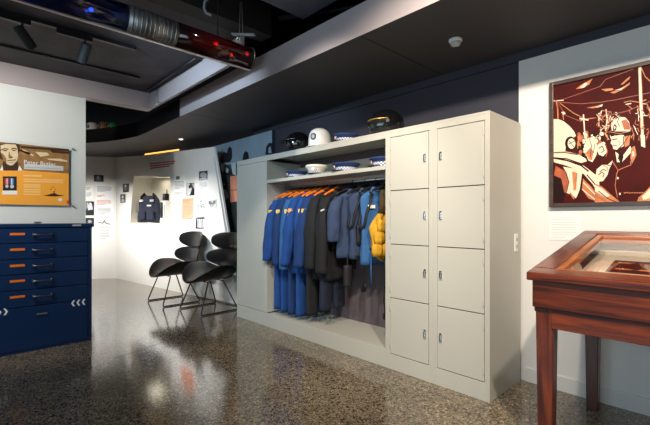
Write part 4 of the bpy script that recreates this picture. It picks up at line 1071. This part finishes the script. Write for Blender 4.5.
# head: helmet and face
K(zB([(96, 400), (92, 372), (108, 342), (140, 322), (172, 326), (195, 352), (202, 392), (198, 418), (150, 412)]), CR, .0021)
K(zB([(150, 345), (176, 336), (196, 360), (200, 395), (165, 395)]), OR, .0022); K(zB([(100, 385), (112, 362), (124, 375), (120, 400), (104, 402)]), DK, .0023); K(zB([(106, 384), (113, 372), (118, 382), (112, 394)]), CR, .0024)
K(zB([(82, 405), (200, 405), (206, 425), (80, 425)]), DK, .0023)
S(zB([(138, 325), (128, 350), (140, 375)]), .7, DK, .0024); S(zB([(86, 408), (140, 418), (200, 404)]), .7, TN, .0025)
K(zD([(84, 10), (160, -4), (165, 30), (158, 62), (120, 82), (102, 78), (98, 60), (86, 45), (92, 30)]), CR, .0022)
S(zD([(158, 8), (158, 50), (122, 84)]), .8, DK, .0024); S(zD([(190, 0), (160, 45), (124, 90)]), .6, DK, .0024)
S(zD([(96, 26), (122, 22)]), .9, DK, .0025); S(zD([(100, 58), (122, 60)]), .6, DK, .0025); S(zD([(125, 30), (140, 42), (132, 58)]), .5, OR, .0025)
K(zD([(160, 10), (195, 0), (190, 55), (165, 70)]), TN, .002)
# people behind and the hand
K(zD([(20, 50), (45, 38), (62, 60), (66, 95), (45, 118), (22, 108), (8, 80)]), CR, .002); S(zD([(20, 75), (40, 62), (52, 85), (36, 98)]), .8, DK, .0022); S(zD([(55, 50), (70, 90), (60, 120)]), .8, OR, .0022)
K(zD([(10, 190), (40, 165), (70, 165), (98, 140), (96, 152), (78, 190), (70, 220), (45, 255), (20, 258), (5, 220)]), CR, .0022)
S(zD([(28, 205), (45, 190), (62, 196)]), .8, DK, .0024); S(zD([(20, 220), (40, 205), (52, 215), (44, 232)]), .8, DK, .0024); S(zD([(70, 168), (86, 168)]), .7, DK, .0024); S(zD([(44, 168), (70, 180), (66, 200)]), .6, OR, .0024)
K(zD([(0, 268), (40, 285), (90, 330), (150, 378), (0, 378)]), TN, .0018); K(zD([(0, 275), (40, 295), (85, 335), (60, 345), (0, 310)]), CR, .0019); S(zD([(20, 310), (70, 350), (130, 376)]), .8, DK, .002); S(zD([(0, 330), (70, 372)]), .9, OR, .002)
K(zD([(240, 345), (270, 320), (304, 285), (335, 260), (335, 375), (230, 375)]), TN, .0018); K(zD([(260, 340), (300, 300), (320, 300), (300, 350), (265, 360)]), CR, .0019)
# the rest of the picture, beyond the frame edge of the photograph: more crowd and cars
for k in range(60):
    x_ = rng.uniform(-.3, ax1-.06); z_ = rng.uniform(az0+.12, az0+.5); s_ = rng.uniform(.015, .05)
    mb.poly([(x_-s_, AY-e-.001-k*2e-5, z_-s_), (x_+s_, AY-e-.001-k*2e-5, z_-s_*.7), (x_+s_*.8, AY-e-.001-k*2e-5, z_+s_), (x_-s_*.7, AY-e-.001-k*2e-5, z_+s_*.9)], rng.choice((TN, CR, OR, DK)))
mb.build('printed_picture', [A_BASE, A_DARK, A_CREAM, A_TAN, A_ORG, A_DULL], ar, al)
# wall text beside the case
WR = Plane((0, BY-.02, 0), (0, -1, 0))
def onWR(u, v, off=0): return WR.P(u, v, off)
zE = lambda p: zp(520, 205, 4.477, p)
def tb8(mb, f): bars(mb, f, zE([(142, 48), (255, 50), (255, 150), (142, 150)]), 9, 1, .3, 9)
board('text_panel', 'white wall text label low beside the lockers, under the framed print', 'text panel', onWR, Vector((0, -1, 0)), zE([(133, 40), (272, 42), (272, 158), (133, 156)]), M_WHITEP, off=0, th=.004, deco=tb8, extra=[mat('faint_grey_print', srgb(216, 214, 212))])

# ================================================================== DISPLAY CASE
tx0, tx1 = -.69, .62
ty0, ty1 = 1.93, 2.9
zf, zb3 = .905, 1.078
dl = ((tx0+tx1)/2, (ty0+ty1)/2, 0)
dc = thing('display_case', 'dark mahogany glass-topped display case on legs in front of the print', 'display case', dl)
def zt_(y): return zf+(zb3-zf)*(y-ty0)/(ty1-ty0)
def wedge(mb, xa, xb, ya, yb, dzb, dzt, m=0, flatbot=None):
    vs = []
    for (x, y) in ((xa, ya), (xb, ya), (xb, yb), (xa, yb)):
        vs.append((x, y, zt_(y)+dzb if flatbot is None else flatbot))
    for (x, y) in ((xa, ya), (xb, ya), (xb, yb), (xa, yb)): vs.append((x, y, zt_(y)+dzt))
    mb.add(vs, [(3, 2, 1, 0), (4, 5, 6, 7), (0, 1, 5, 4), (1, 2, 6, 5), (2, 3, 7, 6), (3, 0, 4, 7)], m)
# carcass sides (stand under the lid)
mb = MB(); wedge(mb, tx0+.02, tx1-.02, ty0+.02, ty0+.045, 0, -.04, flatbot=.745); mb.build('front_panel', M_WOODX, dc, dl, bevel=.003)
mb = MB(); wedge(mb, tx0+.02, tx1-.02, ty1-.045, ty1-.02, 0, -.04, flatbot=.7); mb.build('rear_panel', M_WOODX, dc, dl, bevel=.003)
for xa in (tx0+.02, tx1-.045):
    mb = MB(); wedge(mb, xa, xa+.025, ty0+.0455, ty1-.0455, 0, -.04, flatbot=.72); mb.build('side_panel', M_WOODY, dc, dl, bevel=.003)
# apron under the case body
mb = MB(); mb.box(tx0+.095, tx1-.095, ty0+.032, ty0+.056, .655, .7445); mb.build('apron', M_WOODX, dc, dl, bevel=.003)
mb = MB(); mb.box(tx0+.095, tx1-.095, ty1-.056, ty1-.032, .62, .6995); mb.build('apron', M_WOODX, dc, dl, bevel=.003)
# bed
mb = MB(); wedge(mb, tx0+.0455, tx1-.0455, ty0+.0455, ty1-.0455, -.15, -.135); bed = mb.build('bed', mat('cream_lining_cloth', srgb(214, 200, 178), .8, var=.04), dc, dl)
mb = MB(); wedge(mb, tx0+.046, tx1-.046, ty1-.049, ty1-.0455, -.134, -.053); mb.build('rear_reflection_strip', mat('cream_lining_cloth', (1, 1, 1)), dc, dl)  # cream strip added to imitate the white wall's reflection in the glass
# lid frame
lw = .09
for (xa, xb, ya, yb, m) in ((tx0, tx1, ty0, ty0+lw, M_WOODX), (tx0, tx1, ty1-.08, ty1, M_WOODX), (tx0, tx0+lw, ty0+lw, ty1-.08, M_WOODY), (tx1-lw, tx1, ty0+lw, ty1-.08, M_WOODY)):
    mb = MB(); wedge(mb, xa, xb, ya, yb, -.038, 0); mb.build('lid_rail', m, dc, dl, bevel=.006)
# honey coloured inner beading
bx0, bx1, by0, by1 = tx0+lw+.0005, tx1-lw-.0005, ty0+lw+.0005, ty1-.0805
for (xa, xb, ya, yb, m) in ((bx0, bx1, by0, by0+.03, M_OAK), (bx0, bx1, by1-.03, by1, M_OAK), (bx0, bx0+.03, by0+.03, by1-.03, M_OAKY), (bx1-.03, bx1, by0+.03, by1-.03, M_OAKY)):
    mb = MB(); wedge(mb, xa, xb, ya, yb, -.05, -.006); mb.build('beading', m, dc, dl, bevel=.004)
mb = MB(); wedge(mb, bx0+.0305, bx1-.0305, by0+.0305, by1-.0305, -.022, -.018); mb.build('glass', M_GLASS, dc, dl)
def leg(xc, yc, ztop):
    mb = MB()
    a_, b_ = .037, .029
    mb.loft([[(xc-b_, yc-b_, 0), (xc+b_, yc-b_, 0), (xc+b_, yc+b_, 0), (xc-b_, yc+b_, 0)], [(xc-a_, yc-a_, ztop), (xc+a_, yc-a_, ztop), (xc+a_, yc+a_, ztop), (xc-a_, yc+a_, ztop)]])
    mb.build('leg', M_WOODZ, dc, dl, bevel=.004)
leg(tx0+.065, ty0+.075, .744); leg(tx1-.065, ty0+.075, .744); leg(tx0+.065, ty1-.075, .699); leg(tx1-.065, ty1-.075, .699)
# papers lying in the case
def paper(xc, yc, w_, d_, rz, label, m, deco=None):
    sl = math.atan2(zb3-zf, ty1-ty0)
    o = MB().box(-w_/2, w_/2, -d_/2, d_/2, 0, .0015)
    if deco: deco(o, w_, d_)
    o = o.build('document', [m, M_GREYP, A_BASE, A_TAN] if m is not A_BASE else [m, M_GREYP, A_CREAM, A_TAN], None)
    o.location = (xc, yc, zt_(yc)-.1345); o.rotation_euler = (sl, 0, rz)
    return tag(o, label, 'document')
def picture(o, w_, d_):
    rr = random.Random(5)
    for k in range(22):
        x_, y_ = rr.uniform(-.42, .42)*w_, rr.uniform(-.4, .4)*d_
        o.slab([(x_-.03, y_-.008, .0015), (x_+.02, y_-.012, .0015), (x_+.05, y_+.012, .0015), (x_-.02, y_+.016, .0015)], (0, 0, .0003+.00001*k), 3 if k % 3 else 0)
paper(-.19, 2.62, .62, .24, 0, 'wide maroon and tan sheet in the case imitating the print mirrored in its glass', A_BASE, picture)  # added sheet whose colours stand in for the print's reflection
def lines(o, w_, d_):
    for k in range(9): o.box(-w_*.4, w_*(.4 if k % 3 else .25), d_*(.38-.09*k), d_*(.38-.09*k)+.004, .0015, .0019, 1)
paper(-.05, 2.3, .5, .24, .03, 'white typed sheet lying under glass near the front of the case', M_WHITEP, lines)

# ================================================================== CEILING FITTINGS
M_MATTE = mat('matte_black_lamp', srgb(16, 16, 17), .7)
# track rail and two heads
RXR = -3.56
tl = (RXR, -.5, 2.62)
tr = thing('lighting_track', 'long black lighting track fixed to the grey ceiling slab', 'lighting track', tl)
MB().box(-.018, .018, -2.5, 1.6, -.03, -.0005).build('rail', M_BLACK, tr, bevel=.003)
MB().box(-.02, .02, 1.6, 1.63, -.031, -.0005).build('end_cap', M_BLACK, tr)
def head(y, dirv, label, L=.155, roff=.012):
    t = thing('spotlight', label, 'spotlight', (RXR, y, 2.589), group='black track spotlights')
    MB().box(-.018, .018, -.15, .09, -.034, -.0006).build('adapter', M_BLACK, t, bevel=.004)
    MB().tube([(0, .04, -.034), (0, .04, -.07)], .008, 8).build('stem', M_BLACK, t)
    d = Vector(dirv).normalized(); c = Vector((0, .04, -.105)); a_ = c-d*.05; b_ = c+d*(L-.05)
    MB().tube([a_, a_+d*.008, b_-d*.004, b_], [.03, .036, .036, .034], 20).build('barrel', M_MATTE, t)
    MB().tube([b_+d*.0003, b_+d*.0008], .026, 16).build('lens', M_GREYP, t)
    return t
def at_z(u, v, z):
    d = ray(u, v); t = (z-CAM_H)/d.z; return EYE+d*t
p1 = at_z(22, 22, 2.575); p2 = at_z(84, 40, 2.575)
head(p1.y-.04, (-.35, .55, -.62), 'black track spotlight tilted steeply, nearer the frame edge')
head(p2.y-.04, (-.5, -.15, -.8), 'black track spotlight hanging almost straight down, further along the track')
# conduit on the slab, and junction line
cl = (-4.27, 0, 2.62)
MBc = MB().tube([(0, -4, -.012), (0, 1.4, -.012)], .011, 8)
o = MBc.build('conduit', M_BLACK, None, smooth=True); o.location = cl
tag(o, 'thin black conduit running along the grey ceiling slab', 'conduit')
MBc = MB().tube([(0, 0, -.012), (1.2, 0, -.012)], .01, 8)
o = MBc.build('conduit', M_BLACK, None, smooth=True); o.location = (-4.6, 1.6, 2.62)
tag(o, 'short black conduit crossing the slab beside the cross beam', 'conduit')
pv = at_z(163, 100, 2.5)
pt_ = thing('pipe_hanger', 'small grey pipe hanger dropping from the cross beam', 'pipe hanger', (-4.5, 1.655, 2.44))
MB().tube([(0, 0, .16), (0, 0, 0)], .007, 8).build('rod', M_STEEL, pt_)
MB().tube([(-.01, 0, 0), (.06, 0, -.002), (.11, 0, -.012)], .008, 8).build('foot', M_STEEL, pt_)

# emergency light bar
LE = Vector((-2.405, 1.532, 2.288)); LD = Vector((0, -1, 0))
lrz = math.atan2(LD.y, LD.x)
lb = thing('light_bar', 'old cylindrical emergency light bar, blue and red lenses, hung under the ceiling', 'light bar', LE, lrz)
RB = .076
def cyl(name, s0, s1, r_, m, n=36, sm=True, cap=True):
    mb = MB().tube([(s0, 0, 0), (s1, 0, 0)], r_, n, cap=cap)
    o = mb.build(name, m, lb)
    for p_ in o.data.polygons: p_.use_smooth = len(p_.vertices) == 4
    return o
def lens(name, s0, s1, m):
    mb = MB().tube([(s0, 0, 0), (s1, 0, 0)], RB, 40, cap=False)
    o = mb.build(name, m, lb)
    for p_ in o.data.polygons: p_.use_smooth = True
    s = o.modifiers.new('th', 'SOLIDIFY'); s.thickness = .006; s.offset = -1
    return o
lens('red_lens', .012, .543, M_REDLENS)
lens('blue_lens', .823, 1.45, M_BLUELENS)
cyl('end_cap', 0, .0115, RB+.002, M_BLACK); cyl('end_cap', 1.4505, 1.462, RB+.002, M_BLACK)
mid = cyl('speaker_housing', .544, .822, RB+.002, mat('dull_steel', (.3, .3, .29), .45, 1, var=.15, scale=30))
gm = MB()
for k in range(11):
    for j in range(9):
        a = R(-35+j*17)
        # louvre slots as raised ribs on the visible side
    s_ = .562+k*.0242
    pts = [(s_, (RB+.003)*math.sin(a), -(RB+.003)*math.cos(a)) for a in [R(-20-9*q) for q in range(14)]]
    gm.tube(pts, .0026, 6)
    pts = [(s_, (RB+.003)*math.sin(a), -(RB+.003)*math.cos(a)) for a in [R(20+9*q) for q in range(14)]]
    gm.tube(pts, .0026, 6)
gm.build('grille', M_STEEL, mid, smooth=True)
for s0, s1, bm_, glint_bulb in ((.03, .53, 'red', M_RGLINT), (.84, 1.43, 'blue', M_BGLINT)):
    cyl('inner_board', s0, s1, .02, M_BLACK, 12)
    for q in range(4):
        sx_ = s0+.07+q*(s1-s0-.14)/3
        mb = MB().lathe([(.008, -.02), (.032, .0), (.042, .02)], n=18, cap=(True, False))
        o = mb.build('reflector', M_CHROME, lb, smooth=True); o.location = (sx_, .02*(-1)**q, 0); o.rotation_euler = (R(70+50*q), R(30*q), 0)
    for q in range(5):
        sx_ = s0+.05+q*(s1-s0-.1)/4
        yy = (-1)**q*.02
        MB().lathe([(.003, -.011), (.009, -.006), (.0105, 0), (.009, .006), (.003, .011)], c=(sx_, .042, -.012+yy), n=10).build('glint_bulb', glint_bulb, lb, smooth=True)
MB().box(.0, 1.46, -.012, .012, -RB-.01, -RB-.0025).build('mounting_rail', M_STEEL, lb, bevel=.004)
for s_ in (.25, 1.15):
    MB().tube([(s_, 0, RB-.0), (s_, 0, .47)], .004, 8).build('hanging_rod', M_MATTE, lb)
# pipes and hanging parts in the void above
vp = Vector((-2.5, 1.35, 2.9))
for k, (a_, b_, r_) in enumerate([((-2.62, 1.95, 2.8), (-1.6, 2.55, 2.8), .02)]):
    o = MB().tube([Vector(a_)-Vector(a_), Vector(b_)-Vector(a_)], r_, 12).build('service_pipe', M_BLACKP, None, smooth=True); o.location = a_
    tag(o, 'thin dark service pipe slanting over the bulkhead above the light bar', 'pipe')
hp = at_z(209, 8, 2.62)
o = MB().tube([(0, 0, .2), (.0, 0, .08), (-.03, 0, .04), (-.035, 0, -.0), (-.02, 0, -.035), (.015, 0, -.05)], .009, 10).build('cable_loop', mat('pale_blue_grey_cable', srgb(150, 160, 172), .4), None, smooth=True); o.location = hp
o.rotation_euler = (0, 0, YAW)
tag(o, 'pale curved cable loop hanging above the red end of light bar', 'cable')
sp = at_z(241, 34, 2.53)
st = thing('ceiling_bracket', 'small shiny hanging bracket beyond the red end of the light bar', 'bracket', sp, YAW)
for s in (-1, 1): MB().tube([(s*.012, 0, .0), (s*.006, 0, .24)], .003, 6).build('rod', M_STEEL, st)
MB().slab([(-.07, -.02, -.01), (.1, -.02, -.012), (.105, .03, -.004), (-.065, .03, 0)], (0, 0, .012)).build('plate', M_STEEL, st, bevel=.003)
MB().lathe([(.012, -.05), (.022, -.035), (.012, -.015)], c=(-.02, 0, 0), n=12).build('nozzle', M_CHROME, st, smooth=True)
# smoke detector, downlight
sd = at_z(455.5, 39.5, 2.349)
t = thing('smoke_detector', 'round white smoke detector on the dark lower ceiling', 'smoke detector', sd)
MB().lathe([(.044, 0), (.044, -.012), (.038, -.02)], n=28).build('base', M_WHITEP, t, smooth=False, bevel=.002)
MB().lathe([(.034, -.0205), (.03, -.038), (.012, -.044)], n=24).build('sensor', M_LGREYP, t, smooth=True)
dn = at_z(181, 138.8, 2.349)
t = thing('downlight', 'small lit round downlight in the dark lower ceiling above the chairs', 'downlight', dn)
MB().lathe([(.045, 0), (.047, -.006), (.032, -.008)], n=28, cap=(False, False)).build('ring', M_WHITEP, t, smooth=True)
MB().lathe([(.032, -.002), (.02, -.014), (.004, -.016)], n=20).build('lens', M_LAMPW, t, smooth=True)

# ================================================================== LIGHT
def spot(name, loc, tgt, watts, col, size, blend=.4, rad=.04):
    l = bpy.data.lights.new(name, 'SPOT'); l.energy = watts; l.color = col; l.spot_size = R(size); l.spot_blend = blend; l.shadow_soft_size = rad
    o = bpy.data.objects.new(name, l); C.objects.link(o); o.location = loc
    o.rotation_euler = (Vector(tgt)-Vector(loc)).to_track_quat('-Z', 'Y').to_euler()
    return o
def area(name, loc, tgt, watts, col, sx_, sy_):
    l = bpy.data.lights.new(name, 'AREA'); l.energy = watts; l.color = col; l.shape = 'RECTANGLE'; l.size = sx_; l.size_y = sy_
    o = bpy.data.objects.new(name, l); C.objects.link(o); o.location = loc
    o.rotation_euler = (Vector(tgt)-Vector(loc)).to_track_quat('-Z', 'Y').to_euler()
    return o
WARM = (1, .84, .66); NEUT = (1, .94, .86); COOL = (.72, .86, 1)
WARM = (1, .87, .72)
spot('spot_lockers', (-.6, .62, 2.70), (-1.5, 2.45, .8), 140, WARM, 80, .5)
spot('spot_print', (.25, .62, 2.70), (-.45, 2.96, 1.2), 260, WARM, 90, .5)
spot('spot_rack', (-1.7, .66, 2.70), (-2.5, 2.7, .7), 135, NEUT, 66, .6)
spot('spot_wardrobe_cool', (-2.9, .2, 2.4), (-4.1, 2.65, 1.4), 120, (.6, .8, 1), 76, .6)
spot('spot_poster', (-3.3, -.5, 2.3), (-4.75, .3, 1.35), 110, NEUT, 95, .6)
def washer(name, loc, tgt, watts, length, spread):
    o = area(name, loc, tgt, watts, (1, .98, .95), length, .06); o.data.spread = R(spread); return o
pb = PB0+DB*1.85+NB*1.5
washer('wall_washer', (pb.x, pb.y, 2.32), Vector((pb.x, pb.y, 0))-NB*1.5+Vector((0, 0, .85)), 27, 2.9, 52)
washer('wall_washer_end', (-7.25, .9, 2.32), (-8.75, 1.5, .8), 14, 1.4, 62)
spot('spot_ledge', (-6.2, .6, 2.95), (-6.95, 1.72, 2.58), 14, (1, .97, .93), 40, .6)
nc = (h[0]+h[1])/2 - NB*.12
area('niche_lamp', nc+Vector((0, 0, -.012)), nc+Vector((0, 0, -1)), 1.6, (1, .9, .72), .5, .24)
area('cool_fill', (-.6, -4.1, 1.7), (-.6, 0, 1.7), 88, (.62, .84, 1), 4.5, 1.7)  # unseen cool fill added to lift the shadows; the wall has no window
wd = bpy.data.worlds.new('World'); scene.world = wd; wd.use_nodes = True
wd.node_tree.nodes['Background'].inputs['Color'].default_value = (.5, .55, .65, 1); wd.node_tree.nodes['Background'].inputs['Strength'].default_value = .1

# ================================================================== CAMERA
cd = bpy.data.cameras.new('camera'); co_ = bpy.data.objects.new('camera', cd); C.objects.link(co_)
cd.sensor_width = 36; cd.lens = F_PX/650*36; cd.shift_y = 6.5/650; cd.clip_start = .05
co_.location = EYE; co_.rotation_euler = (R(90), 0, YAW)
scene.camera = co_
vs = scene.view_settings
vs.view_transform = 'Standard'; vs.look = 'None'; vs.gamma = 1; vs.use_curve_mapping = False; vs.exposure = .16
scene.cycles.use_denoising = True
scene.cycles.max_bounces = 8
